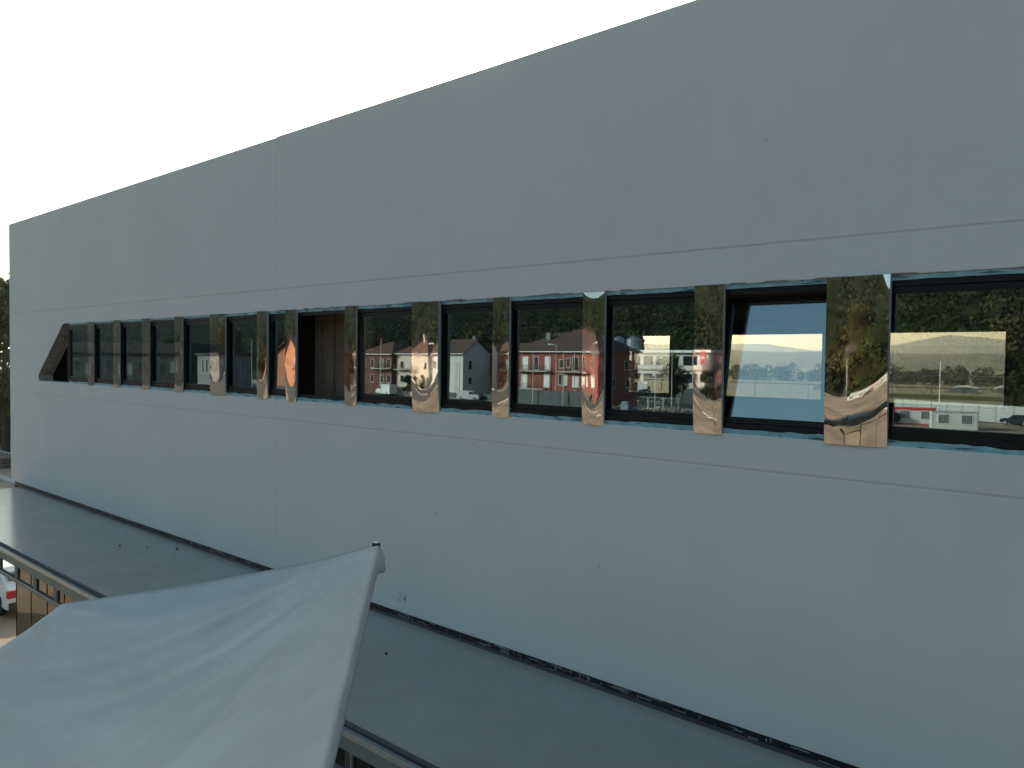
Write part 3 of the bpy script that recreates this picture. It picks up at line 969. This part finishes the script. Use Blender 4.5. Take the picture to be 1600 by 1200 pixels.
# ---------------------------------------------------------------- houses of the town
def house(name, label, cat, x0, x1, y1, dep, eave, ridge, roof, wall, roofm, rz=0.0, over=0.5, trim=M_WHITE):
    """Front facade faces +y at y1 between x0 and x1; returns the thing in local coordinates (front left foot at 0,0)."""
    t = thing(name, label, cat, (x0, y1, 0), rz)
    w = x1 - x0
    if roof == "gable_x":
        for side in (0, w):
            pass
        b = MB().prism([(0, 0), (-dep, 0), (-dep, eave), (-dep / 2, ridge - .25), (0, eave)], "x", 0, w)
        b.build("wall", wall, t)
        rf = MB()
        for (ya, za, yb, zb) in ((over, eave - .3, -dep / 2, ridge), (-dep / 2, ridge, -dep - over, eave - .3)):
            rf.add([(-over, ya, za), (w + over, ya, za), (w + over, yb, zb), (-over, yb, zb), (-over, ya, za + .22), (w + over, ya, za + .22), (w + over, yb, zb + .22), (-over, yb, zb + .22)],
                   [(0, 3, 2, 1), (4, 5, 6, 7), (0, 1, 5, 4), (1, 2, 6, 5), (2, 3, 7, 6), (3, 0, 4, 7)])
        r_ = rf.build("roof", roofm, t)
    elif roof == "gable_y":
        MB().prism([(0, 0), (w, 0), (w, eave), (w / 2, ridge - .25), (0, eave)], "y", 0, -dep).build("wall", wall, t)
        rf = MB()
        for (xa, za, xb, zb) in ((-over, eave - .3, w / 2, ridge), (w / 2, ridge, w + over, eave - .3)):
            rf.add([(xa, over, za), (xb, over, zb), (xb, -dep - over, zb), (xa, -dep - over, za), (xa, over, za + .25), (xb, over, zb + .25), (xb, -dep - over, zb + .25), (xa, -dep - over, za + .25)],
                   [(0, 3, 2, 1), (4, 5, 6, 7), (0, 1, 5, 4), (1, 2, 6, 5), (2, 3, 7, 6), (3, 0, 4, 7)])
        r_ = rf.build("roof", roofm, t)
    elif roof == "hip":
        MB().box(0, w, -dep, 0, 0, eave).build("wall", wall, t)
        o_ = over
        h = dep / 2
        z = eave + .02
        rf = MB().add([(-o_, o_, z), (w + o_, o_, z), (w + o_, -dep - o_, z), (-o_, -dep - o_, z), (h, -h, ridge), (w - h, -h, ridge),
                       (-o_, o_, z - .2), (w + o_, o_, z - .2), (w + o_, -dep - o_, z - .2), (-o_, -dep - o_, z - .2)],
                      [(0, 1, 5, 4), (1, 2, 5), (2, 3, 4, 5), (3, 0, 4), (0, 6, 7, 1), (1, 7, 8, 2), (2, 8, 9, 3), (3, 9, 6, 0), (6, 9, 8, 7)])
        r_ = rf.build("roof", roofm, t)
    else:
        MB().box(0, w, -dep, 0, 0, eave).build("wall", wall, t)
        r_ = MB().box(-over, w + over, -dep - over, over, eave + .003, ridge).build("roof", roofm, t)
    if trim is not None and roof in ("hip", "gable_x"):
        MB().box(-over, w + over, over + .003, over + .14, eave - .16, eave + .0).build("gutter", trim, t)
    return t, r_


def win(t, x, z, w, h, fill=None, frame=M_WHITE, sill=True, face="front", depth=0.0, w_house=0.0):
    """A window unit on the front (x along the facade) or on the +x side wall (x measured back from the front)."""
    fill = fill or M_PANE

    def B(u0, u1, d0, d1, z0, z1):
        return (u0, u1, d0, d1, z0, z1) if face == "front" else (w_house + d0, w_house + d1, -u1, -u0, z0, z1)
    fr_ = MB()
    t_ = .07
    for bx in ((x, x + t_, .0, .06, z, z + h), (x + w - t_, x + w, .0, .06, z, z + h), (x + t_, x + w - t_, .0, .06, z, z + t_), (x + t_, x + w - t_, .0, .06, z + h - t_, z + h)):
        fr_.box(*B(*bx))
    f_ = fr_.build("window", frame, t)
    MB().box(*B(x + t_, x + w - t_, .004, .04, z + t_, z + h - t_)).build("shutter" if fill is not M_PANE else "pane", fill, f_)
    if sill:
        MB().box(*B(x - .1, x + w + .1, .0, .16, z - .1, z - .003)).build("sill", M_CONC, f_)
    return f_


def balcony(t, x0, x1, z, out=1.2):
    b = MB().box(x0, x1, .002, out, z - .18, z).build("balcony", M_CONC, t)
    r_ = MB()
    r_.box(x0 + .03, x1 - .03, out - .06, out - .02, z + .95, z + 1.0)
    n_ = int((x1 - x0) / .14)
    for i in range(n_ + 1):
        xx = x0 + .04 + (x1 - x0 - .08) * i / n_
        r_.box(xx - .012, xx + .012, out - .05, out - .03, z, z + .95)
    r_.build("railing", M_POSTDK, b)


# red brick house with hipped roof
bx0 = -98.4
bh, br = house("brick_house", "red brick house with hipped brown roof, white shutters and two long balconies", "house", bx0, -78.1, -105.6, 11.0, 10.05, 13.7, "hip", M_BRICK, M_ROOF, over=.7)
for x, zz, w, fill in ((-96.7, 6.6, 1.35, M_WHITE), (-93.9, 6.6, 1.1, None), (-91.3, 6.6, 1.4, M_WHITE), (-87.9, 7.0, 1.0, None), (-86.3, 7.2, .9, None), (-84.9, 6.6, 1.4, None), (-81.0, 7.0, 1.1, None)):
    win(bh, x - bx0, zz, w, 2.5 if zz < 7 else 1.6, fill)
for x, zz, w, fill in ((-97.0, 3.2, 1.45, M_WHITE), (-91.5, 3.4, 1.5, M_WHITE), (-88.1, 3.9, .9, None), (-87.0, 3.9, 1.0, M_WHITE), (-84.9, 3.6, 1.5, M_WHITE), (-82.8, 3.8, .5, M_WHITE), (-80.8, 3.8, 1.3, M_WHITE)):
    win(bh, x - bx0, zz, w, 2.5 if zz < 3.5 else 2.0, fill)
balcony(bh, .8, 8.6, 6.45)
balcony(bh, 10.6, 16.4, 6.45)
balcony(bh, .6, 7.4, 3.1)
for xx in (1.6, 8.2, 14.0):
    MB().tube((xx, .1, .2), (xx, .1, 9.9), .06, n=6).build("downpipe", M_WHITE, bh)
for yy, zz in ((2.0, 6.8), (6.5, 6.8), (2.5, 3.6), (7.0, 3.6)):
    win(bh, yy, zz, 1.2, 1.6, None, face="side", w_house=-78.1 - bx0)
MB().box(5.0, 6.0, -3.6, -2.8, 11.6, 13.6).build("chimney", M_GREYWALL, br)
MB().box(9.5, 12.0, -6.0, -5.2, 13.3, 14.2).build("chimney", M_BRICKDK, br)
MB().tube((12.5, -5.6, 13.6), (12.5, -5.6, 15.6), .03, n=6).build("aerial", M_POLE, br)

# white house with gable end, red house behind it
wh, wr = house("white_house", "white rendered house with brown roof and plain gable end", "house", -124.6, -117.6, -110.4, 8.5, 9.6, 12.6, "gable_x", M_WHITEWALL, M_ROOF)
win(wh, .5, 6.6, 1.1, 1.5)
win(wh, 1.6, 6.2, 1.1, 2.0, None, face="side", w_house=7.0)
win(wh, 1.6, 3.0, 1.1, 1.6, None, face="side", w_house=7.0)
MB().box(5.8, 6.5, -4.8, -4.1, 12.2, 13.5).build("chimney", M_GREYWALL, wr)
rh, rr_ = house("terraced_house", "dark red brick house with low brown roof right of the white gable", "house", -117.2, -103.5, -119.2, 9.0, 9.55, 11.9, "gable_x", M_BRICK, M_ROOF)
for x in (1.0, 4.0, 7.0, 10.5):
    win(rh, x, 6.4, 1.2, 1.8, M_WHITE if x == 4.0 else None)
    win(rh, x, 3.2, 1.2, 1.8)
balcony(rh, .8, 6.0, 6.2)
dh, dr = house("semi_detached_house", "dark red brick house with a broad brown roof behind the white van", "house", -150.5, -138.6, -108.5, 10, 9.4, 12.3, "hip", M_BRICKDK, M_ROOFRED)
for x, f_ in ((1.2, None), (4.2, None), (7.6, M_GREYWALL), (10.2, None)):
    win(dh, x, 6.2, 1.3, 2.1, f_)
    win(dh, x, 2.8, 1.3, 1.8, None)
balcony(dh, 5.6, 11.6, 6.1)
MB().box(3.0, 3.7, -4.5, -3.8, 11.6, 13.2).build("chimney", M_BRICKDK, dr)
ch, cr_ = house("cream_house", "cream rendered house with red tiled roof between two dark houses", "house", -138.2, -126.4, -109.5, 9.5, 9.5, 12.8, "hip", M_CREAM, M_ROOFRED)
for x in (1.4, 9.4):
    win(ch, x, 6.2, 1.2, 1.6)
    win(ch, x, 3.0, 1.2, 1.6)
balcony(ch, .4, 4.4, 6.0)
MB().box(5.2, 5.9, -4.0, -3.3, 12.0, 13.9).build("chimney", M_WHITEWALL, cr_)
oh, or_ = house("orange_house", "orange rendered house with pointed gable facing the street", "house", -172.5, -157.8, -100.0, 11, 9.5, 13.4, "gable_y", M_ORANGE, M_ROOFRED, over=.9)
win(oh, 10.6, 6.3, 1.1, 1.9, M_WHITE)
win(oh, 3.2, 6.3, 1.1, 1.9, None)
win(oh, 10.6, 2.8, 1.1, 1.7, None)
balcony(oh, 9.0, 13.8, 6.1)
MB().box(9.2, 10.0, -3.2, -2.4, 11.6, 13.8).build("chimney", M_ORANGE, or_)
lo_h, lr_ = house("low_workshop", "long low grey workshop with a deep dark flat roof edge", "building", -262.0, -190.0, -52.0, 18, 9.0, 11.7, "flat", M_WORK, M_ROOFDK, rz=math.radians(-33.0), over=.8, trim=None)
for i in range(22):
    win(lo_h, 2.0 + i * 3.1, 3.0 + (i % 3 == 0) * .8, 1.6, 3.2, M_GREYWALL if i % 4 == 1 else None, M_GREYWALL, sill=False)
yh, yr = house("ochre_house", "ochre yellow house rising behind the low grey workshop roof", "house", -262.0, -250.0, -74.0, 9, 11.0, 15.0, "gable_y", M_OCHRE, M_ROOFRED)
win(yh, 5.2, 10.6, 1.2, 1.6)
ph, pr = house("annexe_house", "small grey plastered annexe in front of the low workshop", "house", -197.5, -184.5, -92.0, 8, 8.6, 9.2, "flat", M_GREYWALL, M_ROOFDK, trim=None)
for x in (2.4, 4.6, 6.8, 10.2):
    win(ph, x, 4.2, .9, 3.4, None, sill=False)
mh, mr = house("office_block", "white modern office with long flat overhanging roof and wide windows", "building", -90.0, -71.0, -131.5, 12, 10.2, 10.7, "flat", M_WHITEWALL, M_WHITE, over=1.0, trim=None)
for i in range(6):
    win(mh, .8 + i * 3.0, 7.6, 2.3, 2.0, None, sill=False)
    win(mh, .8 + i * 3.0, 4.2, 2.3, 1.8, None, sill=False)
MB().box(0, 19, .003, .4, 6.7, 7.1).build("cornice", M_CREAM, mh)
eh, er = house("brown_building", "long brown flat roofed building to the right of the red sign", "building", -70.2, -57.5, -133.0, 12, 10.0, 10.5, "flat", M_BRICKDK, M_ROOFDK, over=.8, trim=None)
for i in range(3):
    win(eh, 1.2 + i * 3.6, 6.4, 2.2, 2.2, M_GREYWALL if i % 2 else None, sill=False)
    win(eh, 1.2 + i * 3.6, 2.6, 2.2, 2.0, None, sill=False)
sg = thing("red_sign", "red sign board with a white stripe on the office wall end", "sign", (-72.2, -129.6, 8.0))
MB().box(-.9, .9, 0, .15, 0, 2.4).build("board", M_RED, sg)
MB().box(-.6, .6, .152, .17, 1.0, 1.35).build("stripe", M_WHITE, sg)
MB().box(-.05, .05, -.06, .0, -8, 2.4).build("post", M_POLE, sg)
for k, (x, y) in enumerate(((-98.6, -141.0), (-95.0, -141.5))):
    s_ = thing("storage_silo", ["blue grey steel silo, left one of the pair behind the brick house", "blue grey steel silo, right one of the pair behind the brick house"][k], "silo", (x, y, 0), 0, "steel silos behind the houses")
    MB().tube((0, 0, 1.5), (0, 0, 13.2), 1.7, n=20).build("drum", M_SILO, s_, smooth=False)
    MB().tube((0, 0, 13.2), (0, 0, 14.0), 1.7, .3, n=20).build("cone_top", M_SILO, s_)
    for a_ in range(4):
        MB().tube((1.4 * math.cos(a_ * 1.57), 1.4 * math.sin(a_ * 1.57), 0), (1.4 * math.cos(a_ * 1.57), 1.4 * math.sin(a_ * 1.57), 1.6), .1, n=6).build("leg", M_POSTDK, s_)


# ---------------------------------------------------------------- building site: containers, hoardings, poles, rubble
def container(label, loc, rz, trim, wall, L=5.2, W=2.44, H=2.35):
    t = thing("site_container", label, "container", loc, rz, "site office containers")
    MB().box(-L, 0, -W, 0, .12, H - .12).build("wall_panel", wall, t)
    f_ = MB()
    for x in (-L - .02, -.10):
        for y in (-W - .02, -.10):
            f_.box(x, x + .12, y, y + .12, .0, H)
    hb = .36 if trim is M_RED else .2
    f_.box(-L + .1, -.1, -.10, .03, H - hb, H).box(-L + .1, -.1, -.10, .03, 0, .15)
    f_.box(-.10, .03, -W + .1, -.1, H - .2, H).box(-.10, .03, -W + .1, -.1, 0, .15)
    f_.build("frame", trim, t)
    MB().box(-L, 0, -W, 0, H - .118, H - .05).build("roof", M_GREYWALL, t)
    for x in (-L + .65, -1.9):
        w_ = ring(MB(), x, x + 1.35, .0, .06, .72, 2.02, .09).build("window", M_WHITE, t)
        MB().box(x + .09, x + 1.26, .005, .02, .81, 1.93).build("pane", M_PANE, w_)
        bars = MB()
        for i in range(5):
            bars.box(x + .24 + i * .2, x + .285 + i * .2, .03, .05, .81, 1.93)
        bars.build("bars", M_WHITE, w_)
    rb = MB()
    for i in range(int(L / .3)):
        rb.box(-L + .2 + i * .3, -L + .23 + i * .3, .0, .018, .15, H - .22)
    rb.build("rib", wall, t)
    return t


container("pale grey container with two barred windows, nearest of the row", (-21.3, -107.6, 0), math.radians(-20), M_HOARD, M_WHITEWALL)
container("pale container with red frame and two barred windows beside bushes", (-27.4, -113.0, 0), math.radians(-16), M_RED, M_WHITEWALL)
container("pale container with blue grey frame at the left end of the row", (-32.6, -108.8, 0), math.radians(-14), M_BLUEGREY, M_WHITEWALL)


def hoarding(name, label, p0, p1, h, m, group, pw=2.0):
    p0, p1 = Vector(p0), Vector(p1)
    d = p1 - p0
    L = d.length
    t = thing(name, label, "hoarding", (p0.x, p0.y, 0), math.atan2(d.y, d.x), group)
    n_ = int(L / pw)
    for i in range(n_):
        MB().box(i * pw + .04, (i + 1) * pw - .04, -.02, .02, .1, h + R.uniform(-.04, .04)).build("panel", m, t)
    for i in range(n_ + 1):
        MB().box(i * pw - .035, i * pw + .035, -.05, .05, 0, h + .08).build("post", M_POSTDK, t)
    return t


hoarding("site_hoarding", "pale grey panelled hoarding behind the site containers", (-46, -135.5), (6, -112.5), 2.65, M_HOARD, "hoardings round the site", 2.6)
hoarding("site_hoarding", "dark slate hoarding in front of the brick house", (-98.5, -103.2), (-79.5, -104.8), 2.9, M_SLATE, "hoardings round the site")
hoarding("yard_fence", "low dark fence in front of the white gabled house", (-124, -108.7), (-99.5, -108.9), 1.3, M_SLATE, "yard fences along the street")
hoarding("yard_fence", "low dark fence in front of the orange house", (-176, -97.5), (-151, -104.5), 1.4, M_SLATE, "yard fences along the street")


def lamp(label, x, y, h, arm=1.2, adir=(1, 0), head=True, r=.075, group="street lamps and poles"):
    t = thing("street_lamp" if head else "metal_pole", label, "street lamp" if head else "pole", (x, y, 0), 0, group)
    MB().tube((0, 0, 0), (0, 0, h), r * 1.3, r * .8, n=8).build("pole", M_POLE, t)
    if head:
        a_ = Vector((adir[0], adir[1], 0)).normalized()
        MB().tube((0, 0, h - .03), tuple(a_ * arm + Vector((0, 0, h + .12))), .05, n=6).build("arm", M_POLE, t)
        q0, q1 = a_ * (arm - .05) + Vector((0, 0, h + .1)), a_ * (arm + .6) + Vector((0, 0, h + .16))
        MB().tube(tuple(q0), tuple(q1), .13, .08, n=8).build("lamp_head", M_WHITE, t)
    return t


lamp("street lamp with short arm in front of the brick house balcony gap", -87.6, -104.2, 11.2, adir=(-1, .1))
lamp("street lamp reflected beside the brick house right corner", -77.6, -102.2, 11.3, adir=(1, .2))
lamp("street lamp in front of the white gabled house", -121.8, -107.9, 11.5, adir=(-1, .1))
lamp("thin pole with long white lamp arm beside the small van", -115.6, -107.4, 7.4, adir=(-1, .4), arm=1.0)
lamp("bare pole standing by the white high roof van", -137.8, -104.6, 11.6, head=False)
lamp("bare pole in front of the orange house", -176.8, -95.6, 12.6, head=False)
lamp("bare pole in front of the grey plastered annexe", -193.5, -88.0, 12.6, head=False)
lamp("bare white pole at the left end of the slate hoarding", -97.2, -102.6, 10.1, head=False)
lamp("bare white pole near the middle of the slate hoarding", -92.0, -103.0, 9.8, head=False)
lamp("bare white pole towards the right end of the slate hoarding", -85.4, -103.6, 10.0, head=False)
lamp("street lamp with thin curved arm behind the rubble heap", -68.6, -107.0, 8.9, adir=(1, .3))
lamp("bare pole behind the middle of the rubble heap", -69.4, -113.9, 10.3, head=False)
lamp("bare pole beside the red sign", -74.5, -127.0, 10.6, head=False)
lamp("street lamp in front of the tall trees left of the containers", -42.9, -122.0, 10.6, adir=(1, .2))
lamp("tall bare pole beside the nearest grey container", -26.2, -109.4, 8.95, head=False)

gr = np.random.default_rng(17)
rub = MB()
for i in range(620):
    u = gr.uniform(0, 1)
    x = -78 + u * 34 + gr.normal(0, 1)
    y = -104.5 - 2.0 * math.sin(u * 3) + gr.normal(0, 1.6)
    if y < -108.5:
        y = -108.0
    s = gr.uniform(.1, .5) * (2.2 if i % 40 == 0 else 1)
    z = max(0, .55 * math.exp(-((y + 104.8) / 1.8) ** 2) * (0.6 + .6 * math.sin(u * 11) ** 2))
    c_ = [(x + s * gr.uniform(-.9, .9), y + s * gr.uniform(-.9, .9), z + s * gr.uniform(-.2, .7)) for _ in range(8)]
    rub.add(c_, [(0, 3, 2, 1), (4, 5, 6, 7), (0, 1, 5, 4), (1, 2, 6, 5), (2, 3, 7, 6), (3, 0, 4, 7)])
ro = rub.build("rubble_heap", M_RUBBLE)
tag(ro, "long heap of broken concrete and bricks by the street", "rubble", kind="stuff")
bs = MB().prism([(0, 0), (1.5, 0), (1.6, .5), (1.4, 1.5), (.2, 1.6), (-.1, .9)], "y", 0, 1.2).build("bulk_bag", M_BLUEGREY, bevel=.12)
bs.location = (-72.8, -104.2, .1)
tag(bs, "pale blue bulk bag standing at the left end of the rubble", "bag")
mf = thing("mesh_fence", "leaning temporary mesh fence panels behind the rubble", "fence", (-75, -110.5, .12), .1)
for i in range(3):
    fp = ring(MB(), i * 3.2, i * 3.2 + 3.1, -.02, .02, .1, 2.1, .045).build("fence_frame", M_POLE, mf)
    gg = MB()
    for k in range(14):
        gg.box(i * 3.2 + .1 + k * .21, i * 3.2 + .112 + k * .21, -.006, .006, .14, 2.06)
    gg.build("mesh_wires", M_POLE, fp)


# ---------------------------------------------------------------- trees
def make_tree(name, seed, H, cw, m, lobes=16, n=170, leaf=.30, base=.28, cone=False):
    q = np.random.default_rng(seed)
    t = bpy.data.objects.new(name, None)
    COL.objects.link(t)
    tr = MB().tube((0, 0, 0), (.1, .05, H * .45), H * .022, H * .014, n=8).tube((.1, .05, H * .45), (0, 0, H * .85), H * .014, H * .004, n=6)
    cs, rs = [], []
    for i in range(lobes):
        a = q.uniform(0, 6.28)
        zf = q.uniform(base, .96)
        if cone:
            rr_ = cw * (1.02 - zf) * 1.25
        else:
            rr_ = cw * math.sqrt(max(.05, 1 - ((zf - .55) / .5) ** 2))
        rad_ = q.uniform(.2, .95) ** .7 * rr_ * .75
        c = (rad_ * math.cos(a), rad_ * math.sin(a), zf * H)
        cs.append(c)
        k = cw * q.uniform(.24, .46) * (.6 if cone else 1)
        rs.append((k, k, k * q.uniform(.7, 1.1)))
        tr.tube((0, 0, H * min(.8, max(.2, zf - .18))), c, H * .006, H * .002, n=5)
    tr.build("trunk", M_BARK, t)
    link("crown", leaf_mesh("crown", cs, rs, n, leaf, m, seed + 1), t)
    return t


T_A = make_tree("broadleaf_tree", 31, 15.0, 5.2, M_LEAF2, 26, 170, .34)
T_B = make_tree("broadleaf_tree", 41, 13.0, 4.4, M_LEAF, 22, 170, .32)
T_C = make_tree("conifer_tree", 51, 15.0, 3.8, M_LEAFDK, 30, 130, .30, base=.12, cone=True)
first = {"A": T_A, "B": T_B, "C": T_C}
used = set()


def tree(kind, x, y, s, label, group, rz=None):
    src = first[kind]
    rz = R.uniform(0, 6.28) if rz is None else rz
    if kind in used:
        t = dup(src, (x, y, 0), rz, label, group)
    else:
        used.add(kind)
        t = src
        t.location, t.rotation_euler = (x, y, 0), (0, 0, rz)
        tag(t, label, "tree", group)
    t.scale = (s, s, s)
    return t


GT = "trees behind the hoarding"
tree("A", -47.5, -141.0, 1.22, "tall olive green tree behind the pale hoarding, left of the containers", GT)
tree("B", -42.0, -139.5, 1.12, "green tree behind the pale hoarding beside the tall olive tree", GT)
tree("C", -51.5, -139.0, 1.05, "dark conifer beside the tall olive tree by the brown building", GT)
tree("A", -37.0, -146.0, .98, "olive tree behind the red framed container", GT)
tree("B", -30.0, -148.0, 1.05, "green tree behind the grey container", GT)
tree("A", -24.0, -150.0, 1.1, "broad olive tree behind the shrub and the dark car", GT)
tree("C", -20.5, -138.0, .92, "dark conifer behind the parked dark blue car", GT)
tree("B", -15.0, -142.0, 1.1, "green tree beyond the right end of the dark car", GT)
tree("A", -7.0, -146.0, 1.15, "olive tree behind the far right of the pale hoarding", GT)
GT2 = "trees between the town houses"
for i, (k, x, y, s, lb) in enumerate([
    ("B", -101.5, -121, .85, "green tree between the red terraced house and the brick house"),
    ("A", -73.5, -121.5, .62, "small olive tree between the brick house and the box lorry"),
    ("B", -68.0, -124.0, .55, "small green tree in front of the brown building"),
    ("C", -72.0, -146.0, 1.1, "dark conifer behind the white office block"),
    ("A", -128.5, -126.0, 1.0, "olive tree behind the cream house and the white house"),
    ("B", -140.0, -124.0, 1.05, "green tree rising behind the dark red house"),
    ("A", -155.0, -116.0, .9, "olive tree between the orange house and the dark red house"),
    ("B", -176.0, -122.0, 1.1, "green tree behind the orange house"),
    ("A", -190.0, -122.0, 1.15, "olive tree behind the grey plastered annexe"),
    ("B", -204.0, -118.0, 1.15, "green tree behind the right end of the low workshop"),
    ("A", -218.0, -112.0, 1.1, "olive tree behind the middle of the low workshop"),
    ("B", -236.0, -104.0, 1.15, "green tree behind the left part of the low workshop"),
    ("A", -128.0, -107.6, .32, "small rounded bush tree in front of the cream house"),
    ("B", -131.5, -107.2, .36, "small dark bush tree beside the cream house entrance"),
    ("C", -60.0, -141.0, .95, "dark conifer behind the brown building"),
]):
    tree(k, x, y, s, lb, GT2)
GT3 = "trees around the far side"
tree("C", -41.0, 57.0, .86, "dark conifer standing in the field seen through the window ribbon", GT3)
tree("B", -77.0, 14.5, 1.12, "dark backlit tree at the far left edge past the building", GT3)
tree("A", -84.0, 19.0, 1.0, "backlit olive tree further left behind the dark tree", GT3)
for k, (x, y, s, lb) in enumerate([(-23.4, -133.2 + 3.5, .17, "small shrub in front of the pale hoarding near the dark car"), (-26.6, -112.2, .12, "low bush beside the red framed container"),
                                   (-32.0, -111.6, .12, "low bush at the left of the red framed container")]):
    tree("B", x, y, s, lb, "shrubs round the containers")

# ---------------------------------------------------------------- past the left end of the building
kb = MB().box(-95, -55, 13.2, 13.7, -.1, .38).build("kerb_wall", M_CONC)
tag(kb, "low sunlit concrete wall at the far left edge", "wall")
pl = thing("timber_stack", "stack of weathered grey boards on the ground at the far left", "timber stack", (-68.6, 11.6, 0), .05)
for r_ in range(5):
    for c_ in range(4):
        MB().box(-2.4 + R.uniform(-.15, .15), 2.4 + R.uniform(-.15, .15), c_ * .33 - .6, c_ * .33 - .30, .05 + r_ * .16, .05 + r_ * .16 + .12).build("board", M_WOOD, pl)
mfn = thing("metal_fence", "thin dark metal rail fence in front of the far left tree", "fence", (-84, 14.6, 0))
for z in (1.0, 1.85):
    MB().box(0, 26, -.02, .02, z, z + .05).build("rail", M_POSTDK, mfn)
for i in range(14):
    MB().box(i * 2 - .03, i * 2 + .03, -.03, .03, 0, 1.95).build("post", M_POSTDK, mfn)
ib = thing("water_tank", "white plastic water tank in a wire cage at the far left", "tank", (-72.5, 14.1, .0))
MB().box(-.5, .5, -.35, .35, .45, 1.5).build("tank_body", M_WHITE, ib, bevel=.08)
cg = MB()
for i in range(6):
    cg.box(-.52 + i * .2, -.50 + i * .2, -.38, -.36, .4, 1.55)
for z in (.6, .95, 1.3):
    cg.box(-.54, .54, -.395, -.375, z, z + .025)
cg.build("cage", M_POLE, ib)
MB().box(-.55, .55, -.4, .4, .38, .45).build("pallet", M_WOOD, ib)
cp = np.random.default_rng(5)
hd = link("hedge", leaf_mesh("hedge", np.stack([np.linspace(-100, -56, 60), 16.5 + cp.uniform(-.6, .6, 60), np.full(60, 2.9)], -1), np.stack([np.full(60, 1.1), np.full(60, 1.2), cp.uniform(2.6, 3.8, 60)], -1), 420, .24, M_LEAFDK, 66))
tag(hd, "dense dark hedge behind the rail fence at the far left", "hedge", kind="stuff")
structure("concrete_path", MB().box(-110, -26.5, 9.5, 10.05, -.1, .10), M_CONC)

# ---------------------------------------------------------------- seen through the ribbon: far field
for k, (x, y, w, lb) in enumerate(((-55.5, 270, 9, "white tunnel greenhouse in the field, left one"), (-46.5, 283, 7, "white tunnel greenhouse in the field, right one"), (-92, 250, 6, "small white greenhouse further left in the field"))):
    t = thing("greenhouse", lb, "greenhouse", (x, y, -.35), .15, "greenhouses in the far field")
    ar = [(math.cos(math.pi * i / 8) * w / 2, 1.9 * math.sin(math.pi * i / 8)) for i in range(9)]
    MB().prism(ar, "y", 0, 18).build("cover", M_WHITE, t)
    MB().box(-.6, .6, -.06, -.003, 0, 1.5).build("door", M_HOARD, t)
fwl = MB().box(-70, -20, 214, 214.6, -.35, .7).build("field_wall", M_OCHRE)
tag(fwl, "long low ochre wall across the field behind the building", "wall")

# worn tracks and kerbs on the site in front of the building
for k, (x0, y0, x1, y1, w) in enumerate(((-60, -52, 12, -30, .5), (-60, -54.2, 12, -32.2, .5), (-14, -88, 2, -22, .45), (-12, -88, 4, -22, .45), (-75, -34, -20, -26, .5), (-110, -70, -30, -62, .6), (-45, -84, -18, -36, .5), (-47.2, -84, -20.2, -36, .5))):
    p0, p1 = Vector((x0, y0, .2)), Vector((x1, y1, .2))
    mb = MB()
    n_ = 14
    d_ = (p1 - p0).normalized().cross(Vector((0, 0, 1))) * w / 2
    pts = [p0.lerp(p1, i / n_) + d_ * 2.5 * math.sin(i * .9 + k) for i in range(n_ + 1)]
    for a_, b_ in zip(pts, pts[1:]):
        mb.add([a_ - d_, a_ + d_, b_ + d_, b_ - d_], [(0, 1, 2, 3)])
    structure("wheel_track", mb, M_TRACK if k % 2 else M_TRACK2)
for k, (x, y, rz, L) in enumerate(((-28, -46, .5, 14), (-52, -60, -.2, 18), (-6, -44, 1.1, 12), (-84, -66, .1, 20))):
    o = MB().box(-L / 2, L / 2, -.12, .12, 0, .28).build("kerb_line", M_CONC)
    o.location, o.rotation_euler = (x, y, .05), (0, 0, rz)
    o["kind"] = "structure"

# ---------------------------------------------------------------- air
hz_ = MB().box(-4700, 4700, -2700, 6200, -1.6, 240).build("haze", bpy.data.materials.new("haze_air"))
hz_["kind"] = "stuff"
hm = hz_.data.materials[0]
hm.use_nodes = True
ht = hm.node_tree
ht.nodes.remove(ht.nodes["Principled BSDF"])
pv_ = ht.nodes.new("ShaderNodeVolumePrincipled")
pv_.inputs["Color"].default_value = (0.93, 0.96, 1.0, 1)
pv_.inputs["Density"].default_value = HAZE
pv_.inputs["Anisotropy"].default_value = 0.8
ht.links.new(pv_.outputs[0], ht.nodes["Material Output"].inputs["Volume"])
